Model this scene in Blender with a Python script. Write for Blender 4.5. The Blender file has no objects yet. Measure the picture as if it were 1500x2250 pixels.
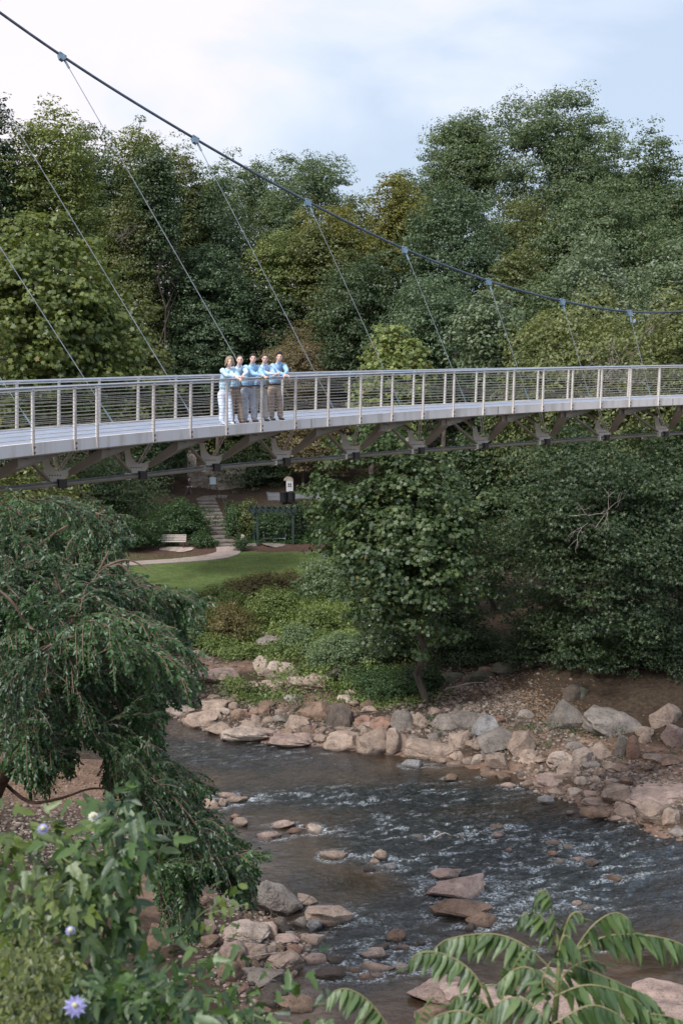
import bpy, math, random
import numpy as np
from mathutils import Vector, Matrix, noise as mnoise

# ------------------------------------------------------------------ camera, world, sun, exposure
SC = bpy.context.scene
COL = SC.collection
F, CX, CY, HY, CAMZ = 3125.0, 750.0, 1125.0, 735.0, 17.5
PITCH = math.atan((CY - HY) / F)
cam_data = bpy.data.cameras.new('camera')
cam = bpy.data.objects.new('camera', cam_data); COL.objects.link(cam)
cam.location = (0, 0, CAMZ); cam.rotation_euler = (math.pi / 2 - PITCH, 0, 0)
cam_data.sensor_fit = 'VERTICAL'; cam_data.sensor_height = 36; cam_data.lens = 50
cam_data.clip_start = 0.1; cam_data.clip_end = 3000
cam_data.dof.use_dof = True; cam_data.dof.focus_distance = 36; cam_data.dof.aperture_fstop = 7.1
SC.camera = cam
SUN_EL, SUN_ROT = math.radians(46), math.radians(215)      # soft light from behind and left of the camera
W = bpy.data.worlds.new('World'); SC.world = W; W.use_nodes = True
def build_world():
    nt = W.node_tree; N = nt.nodes; L = nt.links; N.clear()
    out = N.new('ShaderNodeOutputWorld'); mixs = N.new('ShaderNodeMixShader')
    sky = N.new('ShaderNodeTexSky'); sky.sky_type = 'NISHITA'; sky.sun_disc = False
    sky.sun_elevation = SUN_EL; sky.sun_rotation = SUN_ROT; sky.air_density = 1.0; sky.dust_density = 2.0
    b1 = N.new('ShaderNodeBackground'); b1.inputs[1].default_value = 0.11
    L.new(sky.outputs[0], b1.inputs[0])
    b2 = N.new('ShaderNodeBackground'); b2.inputs[1].default_value = 1.02
    tc = N.new('ShaderNodeTexCoord'); mp = N.new('ShaderNodeMapping'); mp.inputs['Scale'].default_value = (1.0, 1.0, 2.0)
    mp.inputs['Location'].default_value = (0.62, 0.1, 0.25)
    L.new(tc.outputs['Generated'], mp.inputs[0])
    nz = N.new('ShaderNodeTexNoise'); nz.inputs['Scale'].default_value = 4.2; nz.inputs['Detail'].default_value = 5; nz.inputs['Roughness'].default_value = 0.5
    nz.inputs['Distortion'].default_value = 0.6
    L.new(mp.outputs[0], nz.inputs['Vector'])
    sep = N.new('ShaderNodeSeparateXYZ'); L.new(tc.outputs['Generated'], sep.inputs[0])
    # cloud cover is thicker to the left and higher up
    m1 = N.new('ShaderNodeMath'); m1.operation = 'MULTIPLY_ADD'; m1.inputs[1].default_value = -1.1; m1.inputs[2].default_value = 0.02; L.new(sep.outputs[0], m1.inputs[0])
    m2 = N.new('ShaderNodeMath'); m2.operation = 'MULTIPLY_ADD'; m2.inputs[1].default_value = 0.75; L.new(sep.outputs[2], m2.inputs[0]); L.new(m1.outputs[0], m2.inputs[2])
    m3 = N.new('ShaderNodeMath'); m3.operation = 'ADD'; L.new(nz.outputs[0], m3.inputs[0]); L.new(m2.outputs[0], m3.inputs[1])
    rc = N.new('ShaderNodeValToRGB'); cr = rc.color_ramp
    cr.elements[0].position = 0.46; cr.elements[0].color = (0.50, 0.60, 0.75, 1)
    cr.elements[1].position = 0.80; cr.elements[1].color = (0.87, 0.81, 0.86, 1)
    e = cr.elements.new(0.62); e.color = (0.68, 0.735, 0.86, 1)
    L.new(m3.outputs[0], rc.inputs[0]); L.new(rc.outputs[0], b2.inputs[0])
    mixs.inputs[0].default_value = 0.86
    L.new(b1.outputs[0], mixs.inputs[1]); L.new(b2.outputs[0], mixs.inputs[2]); L.new(mixs.outputs[0], out.inputs[0])
build_world()
sl = bpy.data.lights.new('sun', 'SUN'); sl.energy = 2.7; sl.angle = math.radians(10); sl.color = (1.0, 0.95, 0.88)
so = bpy.data.objects.new('sun', sl); COL.objects.link(so)
# direction towards the sun: Blender's sky rotation 0 = +Y, growing clockwise seen from above
_sd = Vector((math.sin(SUN_ROT) * math.cos(SUN_EL), math.cos(SUN_ROT) * math.cos(SUN_EL), math.sin(SUN_EL)))
so.rotation_euler = _sd.to_track_quat('Z', 'Y').to_euler()
VS = SC.view_settings; VS.view_transform = 'Standard'; VS.look = 'None'; VS.gamma = 1; VS.use_curve_mapping = False; VS.exposure = 0.35
SC.cycles.max_bounces = 5; SC.cycles.transparent_max_bounces = 8; SC.cycles.diffuse_bounces = 4; SC.cycles.glossy_bounces = 2

# ------------------------------------------------------------------ pixel <-> world
_sp, _cp = math.sin(PITCH), math.cos(PITCH)
def ray(px, py):
    a = (px - CX) / F; b = (CY - py) / F
    return np.array((a, _cp + b * _sp, -_sp + b * _cp))
def P(px, py, d):                       # point seen at pixel, d metres along the view axis
    return np.array((0, 0, CAMZ)) + ray(px, py) * d
def Pz(px, py, z):                      # point seen at pixel on the height z
    r = ray(px, py); return np.array((0, 0, CAMZ)) + r * ((z - CAMZ) / r[2])
def proj(X, Y, Z):
    dz = Z - CAMZ; d = Y * _cp - dz * _sp
    return CX + F * X / d, CY - F * (Y * _sp + dz * _cp) / d, d
def PX(px, z, d):                       # x pixel, height, depth
    py = 735
    for _ in range(6):
        p = P(px, py, d); py -= (z - p[2]) * F / d
    return P(px, py, d)

# ------------------------------------------------------------------ numpy noise
def _h(ix, iy, s):
    n = (ix.astype(np.int64) * 374761393 + iy.astype(np.int64) * 668265263 + s * 974711) & 0xffffffff
    n = ((n ^ (n >> 13)) * 1274126177) & 0xffffffff
    return ((n ^ (n >> 16)) & 0xffff) / 65535.0
def vnoise(x, y, s=0):
    x = np.asarray(x, float); y = np.asarray(y, float)
    ix = np.floor(x); iy = np.floor(y); fx = x - ix; fy = y - iy
    fx = fx * fx * (3 - 2 * fx); fy = fy * fy * (3 - 2 * fy)
    a = _h(ix, iy, s); b = _h(ix + 1, iy, s); c = _h(ix, iy + 1, s); d = _h(ix + 1, iy + 1, s)
    return (a * (1 - fx) + b * fx) * (1 - fy) + (c * (1 - fx) + d * fx) * fy
def fbm(x, y, s=0, o=4, g=0.5):
    t = 0; a = 1; n = 0
    for k in range(o):
        t = t + a * vnoise(x * 2 ** k + 17 * k, y * 2 ** k - 9 * k, s + k); n += a; a *= g
    return t / n
def sstep(a, b, x):
    t = np.clip((x - a) / (b - a), 0, 1); return t * t * (3 - 2 * t)

# ------------------------------------------------------------------ object helpers
def tag(o, label=None, cat=None, group=None, kind=None):
    if label: o['label'] = label
    if cat: o['category'] = cat
    if group: o['group'] = group
    if kind: o['kind'] = kind
    return o
def empty(name, loc, label, cat, group=None, rz=0):
    o = bpy.data.objects.new(name, None); COL.objects.link(o); o.location = loc; o.rotation_euler = (0, 0, rz)
    o.empty_display_size = 0.2
    return tag(o, label, cat, group)
def link(name, me, m=None, parent=None, smooth=False, world=True):
    o = bpy.data.objects.new(name, me); COL.objects.link(o)
    if m is not None and not me.materials: me.materials.append(m)
    if parent is not None:
        o.parent = parent
        if world: o.matrix_parent_inverse = pmat(parent).inverted()
    if smooth: me.polygons.foreach_set('use_smooth', [True] * len(me.polygons))
    return o
def pmat(o):
    m = Matrix.LocRotScale(o.location, o.rotation_euler, o.scale)
    return (pmat(o.parent) @ o.matrix_parent_inverse @ m) if o.parent else m
def copy_tree(o, parent=None):
    c = o.copy(); COL.objects.link(c); c.parent = parent
    if parent is not None: c.matrix_parent_inverse = o.matrix_parent_inverse
    for ch in list(bpy.data.objects):
        if ch.parent == o: copy_tree(ch, c)
    return c
class MB:
    def __init__(s): s.v = []; s.f = []
    def add(s, v, f):
        b = len(s.v); s.v += [tuple(map(float, p)) for p in v]; s.f += [tuple(b + i for i in q) for q in f]; return s
    def box(s, c, ax, ay, az):          # centre and three half-axis vectors
        c, ax, ay, az = [np.array(q, float) for q in (c, ax, ay, az)]
        v = [c + i * ax + j * ay + k * az for k in (-1, 1) for j in (-1, 1) for i in (-1, 1)]
        return s.add(v, [(0, 2, 3, 1), (4, 5, 7, 6), (0, 1, 5, 4), (2, 6, 7, 3), (0, 4, 6, 2), (1, 3, 7, 5)])
    def bar(s, a, b, w, h, up=(0, 0, 1), w2=None, h2=None):   # tapered rectangular bar
        a = np.array(a, float); b = np.array(b, float); d = b - a; d /= np.linalg.norm(d)
        u = np.array(up, float); sd = np.cross(d, u)
        if np.linalg.norm(sd) < 1e-4: sd = np.cross(d, (0, 1, 0))
        sd /= np.linalg.norm(sd); u = np.cross(sd, d)
        w2 = w if w2 is None else w2; h2 = h if h2 is None else h2
        v = [a + i * sd * w / 2 + j * u * h / 2 for i, j in ((-1, -1), (1, -1), (1, 1), (-1, 1))]
        v += [b + i * sd * w2 / 2 + j * u * h2 / 2 for i, j in ((-1, -1), (1, -1), (1, 1), (-1, 1))]
        return s.add(v, [(3, 2, 1, 0), (4, 5, 6, 7), (0, 1, 5, 4), (1, 2, 6, 5), (2, 3, 7, 6), (3, 0, 4, 7)])
    def tube(s, pts, r, n=8, caps=True):
        pts = np.array(pts, float); m = len(pts)
        r = np.full(m, r) if np.isscalar(r) else np.array(r, float)
        T = np.gradient(pts, axis=0); T /= (np.linalg.norm(T, axis=1)[:, None] + 1e-9)
        ref = np.array((0, 0, 1.0)) if abs(T[0][2]) < .9 else np.array((1.0, 0, 0))
        v = []
        for i in range(m):
            a = np.cross(T[i], ref)
            if np.linalg.norm(a) < 1e-3: a = np.cross(T[i], (0, 1, .1))
            a /= np.linalg.norm(a); b = np.cross(T[i], a); ref = np.cross(a, T[i]) if abs(np.dot(T[i], ref)) > .95 else ref
            for k in range(n):
                t = 2 * math.pi * k / n; v.append(pts[i] + r[i] * (math.cos(t) * a + math.sin(t) * b))
        f = [(i * n + k, i * n + (k + 1) % n, (i + 1) * n + (k + 1) % n, (i + 1) * n + k) for i in range(m - 1) for k in range(n)]
        if caps: f += [tuple(range(n))[::-1], tuple((m - 1) * n + k for k in range(n))]
        return s.add(v, f)
    def strip(s, secs, closed=True, caps=True):   # loft through sections of equal vertex count
        n = len(secs[0]); m = len(secs); v = [p for q in secs for p in q]
        kk = n if closed else n - 1
        f = [(i * n + k, i * n + (k + 1) % n, (i + 1) * n + (k + 1) % n, (i + 1) * n + k) for i in range(m - 1) for k in range(kk)]
        if caps and closed: f += [tuple(range(n))[::-1], tuple((m - 1) * n + k for k in range(n))]
        return s.add(v, f)
    def plate(s, o, ax, ay, nrm, pts, th):        # polygon pts in plane (ax, ay) at o, thickness th
        o, ax, ay, nrm = [np.array(q, float) for q in (o, ax, ay, nrm)]
        A = [o + x * ax + y * ay - nrm * th / 2 for x, y in pts]; B = [p + nrm * th for p in A]; n = len(pts)
        return s.add(A + B, [tuple(range(n))[::-1], tuple(range(n, 2 * n))] + [(i, (i + 1) % n, n + (i + 1) % n, n + i) for i in range(n)])
    def mesh(s, name):
        me = bpy.data.meshes.new(name); me.from_pydata(s.v, [], s.f); me.update(); return me
    def build(s, name, m, parent=None, smooth=False):
        me = s.mesh(name); o = link(name, me, m, parent, smooth)
        if smooth and len(me.polygons): me.set_sharp_from_angle(angle=math.radians(40))
        return o
def np_mesh(name, V, loops, starts, attrs=None, smooth=False):
    me = bpy.data.meshes.new(name)
    me.vertices.add(len(V)); me.vertices.foreach_set('co', np.ascontiguousarray(V, dtype=np.float32).ravel())
    me.loops.add(len(loops)); me.loops.foreach_set('vertex_index', np.ascontiguousarray(loops, dtype=np.int32))
    me.polygons.add(len(starts)); me.polygons.foreach_set('loop_start', np.ascontiguousarray(starts, dtype=np.int32))
    for nm, dom, arr in (attrs or []):
        a = me.attributes.new(nm, 'FLOAT', dom); a.data.foreach_set('value', np.ascontiguousarray(arr, dtype=np.float32))
    me.update(calc_edges=True)
    if smooth: me.polygons.foreach_set('use_smooth', np.ones(len(starts), dtype=bool))
    return me
def grid_mesh(name, X, Y, Z, attrs=None, smooth=True):
    ny, nx = X.shape; idx = np.arange(nx * ny).reshape(ny, nx)
    q = np.stack([idx[:-1, :-1], idx[:-1, 1:], idx[1:, 1:], idx[1:, :-1]], -1).reshape(-1, 4)
    V = np.stack([X.ravel(), Y.ravel(), Z.ravel()], 1)
    return np_mesh(name, V, q.ravel(), np.arange(len(q)) * 4, [(n, 'POINT', a.ravel()) for n, a in (attrs or [])], smooth)

# ------------------------------------------------------------------ materials
def newmat(name):
    m = bpy.data.materials.new(name); m.use_nodes = True; nt = m.node_tree
    return m, nt, nt.nodes, nt.links, nt.nodes['Principled BSDF']
def ramp(N, stops):
    r = N.new('ShaderNodeValToRGB'); c = r.color_ramp
    c.elements[0].position = stops[0][0]; c.elements[0].color = (*stops[0][1], 1)
    c.elements[1].position = stops[-1][0]; c.elements[1].color = (*stops[-1][1], 1)
    for p, k in stops[1:-1]: e = c.elements.new(p); e.color = (*k, 1)
    return r
def noisy(name, c1, c2, scale=3, rough=0.6, metal=0.0, bump=0.0, bscale=None, detail=5, lo=.35, hi=.65, coord='Object', c3=None, spec=0.5, stretch=None, bdist=.02):
    m, nt, N, L, b = newmat(name)
    tc = N.new('ShaderNodeTexCoord'); nz = N.new('ShaderNodeTexNoise'); nz.inputs['Scale'].default_value = scale; nz.inputs['Detail'].default_value = detail
    src = tc.outputs[coord]
    if stretch:
        mp = N.new('ShaderNodeMapping'); mp.inputs['Scale'].default_value = stretch; L.new(src, mp.inputs[0]); src = mp.outputs[0]
    L.new(src, nz.inputs['Vector'])
    st = [(lo, c1), (hi, c2)] if c3 is None else [(lo, c1), ((lo + hi) / 2, c2), (hi, c3)]
    r = ramp(N, st); L.new(nz.outputs[0], r.inputs[0]); L.new(r.outputs[0], b.inputs['Base Color'])
    b.inputs['Roughness'].default_value = rough; b.inputs['Metallic'].default_value = metal; b.inputs['Specular IOR Level'].default_value = spec
    if bump:
        n2 = N.new('ShaderNodeTexNoise'); n2.inputs['Scale'].default_value = bscale or scale * 4; n2.inputs['Detail'].default_value = 6
        L.new(src, n2.inputs['Vector']); bp = N.new('ShaderNodeBump'); bp.inputs['Strength'].default_value = bump; bp.inputs['Distance'].default_value = bdist
        L.new(n2.outputs[0], bp.inputs['Height']); L.new(bp.outputs[0], b.inputs['Normal'])
    return m
def leafmat(name, dark, mid, light, trans=0.36, gloss=0.035, rough=0.5, accent=None):
    adj = lambda c: (min(c[0] * 1.58, 1), min(c[1] * 1.54, 1), c[2] * 1.25) if c[2] < .2 else c
    dark, mid, light = adj(dark), adj(mid), adj(light)
    m, nt, N, L, b = newmat(name); N.remove(b); out = N['Material Output']
    at = N.new('ShaderNodeAttribute'); at.attribute_name = 'tint'
    st = [(0, dark), (.45, mid), (.9, light)]
    if accent: st += [(.985, light), (1.0, accent)]
    r = ramp(N, st); L.new(at.outputs['Fac'], r.inputs[0])
    d = N.new('ShaderNodeBsdfDiffuse'); t = N.new('ShaderNodeBsdfTranslucent'); g = N.new('ShaderNodeBsdfGlossy'); g.inputs['Roughness'].default_value = rough
    g.inputs['Color'].default_value = (.9, .95, 1, 1)
    L.new(r.outputs[0], d.inputs[0])
    hs = N.new('ShaderNodeHueSaturation'); hs.inputs['Hue'].default_value = .485; hs.inputs['Saturation'].default_value = 1.15; hs.inputs['Value'].default_value = 1.3
    L.new(r.outputs[0], hs.inputs['Color']); L.new(hs.outputs[0], t.inputs[0])
    m1 = N.new('ShaderNodeMixShader'); m1.inputs[0].default_value = trans; L.new(d.outputs[0], m1.inputs[1]); L.new(t.outputs[0], m1.inputs[2])
    m2 = N.new('ShaderNodeMixShader'); m2.inputs[0].default_value = gloss; L.new(m1.outputs[0], m2.inputs[1]); L.new(g.outputs[0], m2.inputs[2])
    L.new(m2.outputs[0], out.inputs[0]); return m
M = {}
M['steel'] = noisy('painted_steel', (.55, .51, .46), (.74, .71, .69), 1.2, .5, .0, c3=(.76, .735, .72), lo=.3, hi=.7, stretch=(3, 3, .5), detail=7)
M['post'] = noisy('post_steel', (.62, .59, .55), (.74, .71, .68), 3, .4, .05)
M['rail'] = noisy('brushed_handrail', (.50, .52, .55), (.62, .64, .67), 4, .28, .85)
M['wire'] = noisy('wire_rope', (.38, .36, .32), (.50, .48, .44), 6, .35, .7)
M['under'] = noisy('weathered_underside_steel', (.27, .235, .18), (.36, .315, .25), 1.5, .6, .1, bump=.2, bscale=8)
M['gusset'] = noisy('cream_steel_gusset', (.68, .63, .55), (.78, .73, .64), 2, .55, .05)
M['deck'] = noisy('pale_deck_boards', (.23, .285, .375), (.30, .355, .45), 3, .6, 0, stretch=(1, 1, 1), bump=.1)
M['cable'] = noisy('blue_grey_cable', (.07, .095, .125), (.12, .15, .185), 5, .4, .6)
M['hanger'] = noisy('hanger_cable', (.22, .26, .29), (.34, .38, .41), 5, .35, .6)
M['clamp'] = noisy('blue_clamp', (.13, .21, .28), (.20, .29, .37), 4, .5, .3)
M['dark'] = noisy('dark_steel', (.045, .04, .035), (.075, .065, .055), 2, .5, .3)
M['bolt'] = noisy('rusty_bolt', (.10, .05, .03), (.2, .14, .10), 8, .6, .3)
# ------------------------------------------------------------------ the ground
def zpts(L, z): return [Pz(x, y, z)[:2] for x, y in L]
RIV_PX = [(-700, 1530), (0, 1545), (340, 1555), (400, 1588), (480, 1618), (600, 1638), (720, 1646), (880, 1662), (960, 1675), (1030, 1690), (1130, 1702),
          (1180, 1745), (1260, 1768), (1300, 1800), (1380, 1815), (1430, 1840), (1500, 1850), (1900, 1900), (2700, 1950),
          (2700, 2330), (1900, 2290), (1500, 2190), (1350, 2160), (1080, 2165), (960, 2185), (900, 2230), (870, 2400), (620, 2480), (560, 2300), (600, 2220), (640, 2190), (650, 2130),
          (690, 2070), (640, 2040), (560, 1990), (430, 1950), (400, 1860), (425, 1790), (380, 1762), (240, 1670), (0, 1655), (-700, 1640)]
RIV = np.array(zpts(RIV_PX, 0.0))
def river_sd(X, Y):                      # signed distance, positive on land
    X = np.asarray(X, float); Y = np.asarray(Y, float)
    d = np.full(X.shape, 1e9); ins = np.zeros(X.shape, bool); n = len(RIV)
    for i in range(n):
        x1, y1 = RIV[i]; x2, y2 = RIV[(i + 1) % n]; ex, ey = x2 - x1, y2 - y1
        t = np.clip(((X - x1) * ex + (Y - y1) * ey) / (ex * ex + ey * ey), 0, 1)
        d = np.minimum(d, np.hypot(X - x1 - t * ex, Y - y1 - t * ey))
        c = ((y1 > Y) != (y2 > Y)) & (X < (x2 - x1) * (Y - y1) / (y2 - y1 + 1e-12) + x1); ins ^= c
    return np.where(ins, -d, d)
CP = []
for x, y, z in [(450, 1535, .35), (600, 1560, .5), (750, 1570, .6), (900, 1600, .7), (1000, 1560, 1.0), (1150, 1580, 1.1), (1300, 1610, .9), (1450, 1660, .8), (1480, 1760, .5),
                (1000, 1500, 1.5), (1200, 1470, 2.3), (1400, 1440, 3.0), (1500, 1470, 2.8), (500, 1465, .6), (420, 1440, .9), (560, 1410, 1.3), (680, 1440, 1.2), (760, 1380, 1.9), (900, 1440, 1.7),
                (500, 1345, 1.8), (400, 1390, 1.3), (700, 1340, 2.1), (300, 1330, 2.1), (300, 1300, 2.2), (450, 1290, 2.2), (640, 1290, 2.2), (280, 1215, 2.25), (450, 1212, 2.25), (640, 1215, 2.25),
                (850, 1290, 2.6), (1100, 1350, 3.2), (1400, 1330, 4.2), (150, 1290, 2.6), (-100, 1250, 4), (560, 1203, 2.3), (350, 1198, 2.5), (640, 1200, 2.5),
                (100, 1700, .5), (0, 1700, .9), (0, 1760, 1.2), (150, 1760, .8), (250, 1800, .7), (330, 1900, .8), (330, 2050, .6), (450, 2150, .5), (350, 2200, 1.0), (100, 1900, 1.8), (100, 2100, 2.0), (-200, 1800, 3),
                (1250, 2240, .5), (1000, 2260, .4), (1450, 2260, .7)]:
    p = Pz(x, y, z); CP.append((p[0], p[1], z))
CP += [(-13.5, 112, 3.9), (-10, 114, 4.2), (-4, 113, 4.2), (2, 113, 4.2), (-16, 108, 3.5), (-13, 104.5, 2.9), (-3.5, 108, 2.9), (-2, 111, 3.7), (4, 108, 3.0), (8, 112, 4.3), (-10, 119, 4.3), (0, 119, 4.4), (-10, 123, 6.5), (0, 124, 7),
       (-30, 115, 7), (-25, 90, 5), (25, 100, 6), (40, 80, 7), (45, 60, 4), (30, 125, 9), (-40, 130, 11), (0, 145, 10), (40, 145, 12), (0, 175, 15), (-60, 180, 17), (60, 180, 17), (-60, 100, 12), (70, 100, 12), (-50, 70, 8), (60, 50, 3),
       (0, 230, 18), (-80, 230, 20), (80, 230, 20), (0, 1, 15.8), (-6, 1, 16), (6, 1, 15.8), (0, 6, 12.2), (-6, 6, 12.5), (6, 6, 12), (0, 12, 7.5), (-7, 12, 8), (7, 12, 7.3), (0, 20, 2.8), (-8, 20, 4), (8, 20, 2.8), (0, 27, .9), (8, 28, .8), (-9, 28, 2.4), (-25, 20, 8), (25, 15, 6), (25, 25, 2), (-30, 40, 6), (-20, 48, 2.5)]
CP = np.array(CP)
def _k(r): return r                       # biharmonic-like linear kernel keeps the slopes calm
_D = np.hypot(CP[:, None, 0] - CP[None, :, 0], CP[:, None, 1] - CP[None, :, 1])
_A = np.zeros((len(CP) + 3,) * 2); _A[:len(CP), :len(CP)] = _k(_D) - np.eye(len(CP)) * .8
_A[:len(CP), len(CP)] = 1; _A[:len(CP), len(CP) + 1:] = CP[:, :2]; _A[len(CP):, :len(CP)] = _A[:len(CP), len(CP):].T
_w = np.linalg.solve(_A, np.concatenate([CP[:, 2], [0, 0, 0]]))
def base_z(X, Y):
    X = np.asarray(X, float); Y = np.asarray(Y, float); z = _w[-3] + _w[-2] * X + _w[-1] * Y
    for (cx, cy, _), w in zip(CP, _w[:len(CP)]): z = z + w * np.hypot(X - cx, Y - cy)
    return z
def gz(X, Y, rough=True):
    X = np.asarray(X, float); Y = np.asarray(Y, float)
    Xc = np.clip(X, -90, 90); Yc = np.clip(Y, 0, 235)
    sd = river_sd(X, Y); b = np.clip(base_z(Xc, Yc), .12, 30)
    land = b * sstep(-.1, 2.2, sd) + .03
    if rough:
        lawn = sstep(74, 80, Y) * (1 - sstep(97, 104, Y)) * sstep(-19, -16, X) * (1 - sstep(-1, 3, X))
        land = land + (fbm(X * .9, Y * .9, 3) - .5) * .28 * sstep(0, 1.5, sd) * (1 - .9 * lawn)
    bed = -.12 - .38 * sstep(0, 3, -sd) + (fbm(X * .7, Y * .7, 8) - .5) * .25
    return np.where(sd > 0, land, bed)
def gp(px, py):                           # ground point seen at a pixel
    r = ray(px, py); ts = np.linspace(4, 200, 1600); o = np.array((0, 0, CAMZ))
    Q = o[None] + ts[:, None] * r[None]; h = Q[:, 2] - np.maximum(gz(Q[:, 0], Q[:, 1]), 0)
    k = np.argmax(h < 0); k = k if h[k] < 0 else len(ts) - 1
    return Q[k]
xs = np.concatenate([np.linspace(-400, -60, 18)[:-1], np.linspace(-60, -26, 35)[:-1], np.linspace(-26, 26, 174)[:-1], np.linspace(26, 60, 40)[:-1], np.linspace(60, 400, 18)])
ys = np.concatenate([np.linspace(-60, 0, 10)[:-1], np.linspace(0, 28, 40)[:-1], np.linspace(28, 80, 190)[:-1], np.linspace(80, 130, 120)[:-1], np.linspace(130, 235, 60)[:-1], np.linspace(235, 700, 20)])
GX, GY = np.meshgrid(xs, ys); GZ = gz(GX, GY)
_sd = river_sd(GX, GY)
pxx, pyy, _ = proj(GX, GY, GZ)
def blob(x, y, a, b, X=None, Y=None):
    X = pxx if X is None else X; Y = pyy if Y is None else Y
    return np.exp(-((X - x) / a) ** 2 - ((Y - y) / b) ** 2)
sand = blob(120, 1710, 190, 70) + blob(1440, 1720, 160, 70) + blob(490, 1460, 110, 22) + blob(1320, 1660, 180, 26) + blob(700, 1545, 160, 26) + blob(1000, 1610, 300, 25) + blob(330, 1900, 200, 120) 
sand = np.clip(sand + sstep(1.6, 0, _sd) * .8, 0, 1) * (GY > 30) * (GY < 82)
lawnm = ((GY > 74) & (GY < 101)).astype(float) * sstep(-18.5, -16.5, GX) * sstep(7, 5, GX) * sstep(73, 78, GY) * sstep(101.2, 99.6, GY)
ypath = np.where(pxx < 515, 1213 + 24 * np.clip((505 - pxx) / 235, 0, 1.3) ** .8, 1212)
mulch = ((pyy < ypath) & (pyy > 1185) & (pxx > 250) & (pxx < 720) & (GY > 85) & (GY < 108)).astype(float)
M['ground'], nt, N, L, b = newmat('earth_and_leaf_litter')
tc = N.new('ShaderNodeTexCoord')
def nzn(sc, det=6, rgh=.6):
    n = N.new('ShaderNodeTexNoise'); n.inputs['Scale'].default_value = sc; n.inputs['Detail'].default_value = det; n.inputs['Roughness'].default_value = rgh; L.new(tc.outputs['Object'], n.inputs['Vector']); return n
def mixc(a, bb, f):
    m = N.new('ShaderNodeMix'); m.data_type = 'RGBA'; L.new(a, m.inputs[6]); L.new(bb, m.inputs[7]); L.new(f, m.inputs[0]); return m.outputs[2]
def attr(n): a = N.new('ShaderNodeAttribute'); a.attribute_name = n; return a.outputs['Fac']
n1 = nzn(.6); n2 = nzn(5); n3 = nzn(1.6, 8, .7)
soil = ramp(N, [(.3, (.032, .024, .018)), (.5, (.058, .042, .03)), (.7, (.085, .062, .045))]); L.new(n2.outputs[0], soil.inputs[0])
sandr = ramp(N, [(.3, (.10, .066, .05)), (.5, (.18, .12, .09)), (.72, (.29, .21, .165))]); L.new(n3.outputs[0], sandr.inputs[0])  # sand colour darkened to carry the shade of crevices among shore rocks
grassr = ramp(N, [(.3, (.085, .075, .04)), (.40, (.08, .115, .036)), (.55, (.105, .155, .046)), (.7, (.15, .19, .065))]); L.new(n3.outputs[0], grassr.inputs[0])
mulr = ramp(N, [(.3, (.06, .035, .026)), (.7, (.12, .075, .058))]); L.new(n2.outputs[0], mulr.inputs[0])
def edge(an, k=.5):
    ad = N.new('ShaderNodeMath'); ad.operation = 'MULTIPLY_ADD'; L.new(n1.outputs[0], ad.inputs[0]); ad.inputs[1].default_value = k; L.new(attr(an), ad.inputs[2])
    r = N.new('ShaderNodeMapRange'); L.new(ad.outputs[0], r.inputs[0]); r.inputs[1].default_value = .5 + k / 2 - .15; r.inputs[2].default_value = .5 + k / 2 + .15; return r.outputs[0]
c = mixc(soil.outputs[0], sandr.outputs[0], edge('sand', .7)); c = mixc(c, grassr.outputs[0], edge('lawn', .25)); c = mixc(c, mulr.outputs[0], edge('mulch', .1))
L.new(c, b.inputs['Base Color']); b.inputs['Roughness'].default_value = .9; b.inputs['Specular IOR Level'].default_value = .2
bp = N.new('ShaderNodeBump'); bp.inputs['Strength'].default_value = .6; bp.inputs['Distance'].default_value = .06; n4 = nzn(9, 8, .7); L.new(n4.outputs[0], bp.inputs['Height']); L.new(bp.outputs[0], b.inputs['Normal'])
g = link('ground', grid_mesh('ground', GX, GY, GZ, [('sand', sand), ('lawn', lawnm), ('mulch', mulch)]), M['ground']); tag(g, kind='structure')

# ------------------------------------------------------------------ the river
wx = np.arange(-42, 46, .11); wy = np.concatenate([np.arange(24, 60, .11), np.arange(60, 80, .2)])
WX, WY = np.meshgrid(wx, wy); upx, upy, _ = proj(WX, WY, 0 * WX)
def wb(x, y, a, b_): return np.exp(-((upx - x) / a) ** 2 - ((upy - y) / b_) ** 2)
riff = .36 + .8 * wb(800, 1755, 230, 22) + .8 * wb(1300, 1850, 330, 55) + .9 * wb(960, 1880, 180, 60) + .7 * wb(1150, 1950, 350, 80) + .5 * wb(880, 1820, 120, 40) + .5 * wb(800, 2080, 170, 90) + .45 * wb(560, 1650, 230, 40) + .4 * wb(1000, 1740, 300, 25)
riff *= 1 - .75 * wb(520, 1880, 170, 60); riff *= 1 - .8 * wb(760, 1940, 160, 45); riff *= 1 - .75 * wb(1480, 2120, 220, 60); riff *= 1 - .85 * wb(640, 2200, 60, 50); riff *= 1 - .6 * wb(1080, 1700, 140, 22); riff = np.clip(riff, .06, 1.15)
ca, sa = math.cos(-.35), math.sin(-.35); U = WX * ca - WY * sa; V_ = WX * sa + WY * ca
warp = fbm(WX * .35, WY * .35, 41) * 3
h = (fbm(U * 1.2 + warp, V_ * 3.0 + warp, 21, 4, .7) - .5) * .20 + (1 - 2 * np.abs(fbm(U * 1.6 - warp, V_ * 3.2, 31, 3, .65) - .5) * 2) * .05
h = h * riff
foam = np.clip(riff - .42, 0, 1) * 1.6 * sstep(.55, .72, fbm(U * 1.5 + warp, V_ * 4.6, 55, 5, .72))
shal = sstep(-1.8, -.1, river_sd(WX, WY))
M['water'], nt, N, L, b = newmat('river_water'); N.remove(b); out = N['Material Output']
tc = N.new('ShaderNodeTexCoord')
n1 = nzn(.45); n2 = nzn(4.5, 5, .65); n3 = nzn(15, 5, .7)
dr = ramp(N, [(.35, (.020, .015, .010)), (.6, (.055, .038, .021)), (.8, (.12, .08, .05))])
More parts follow.
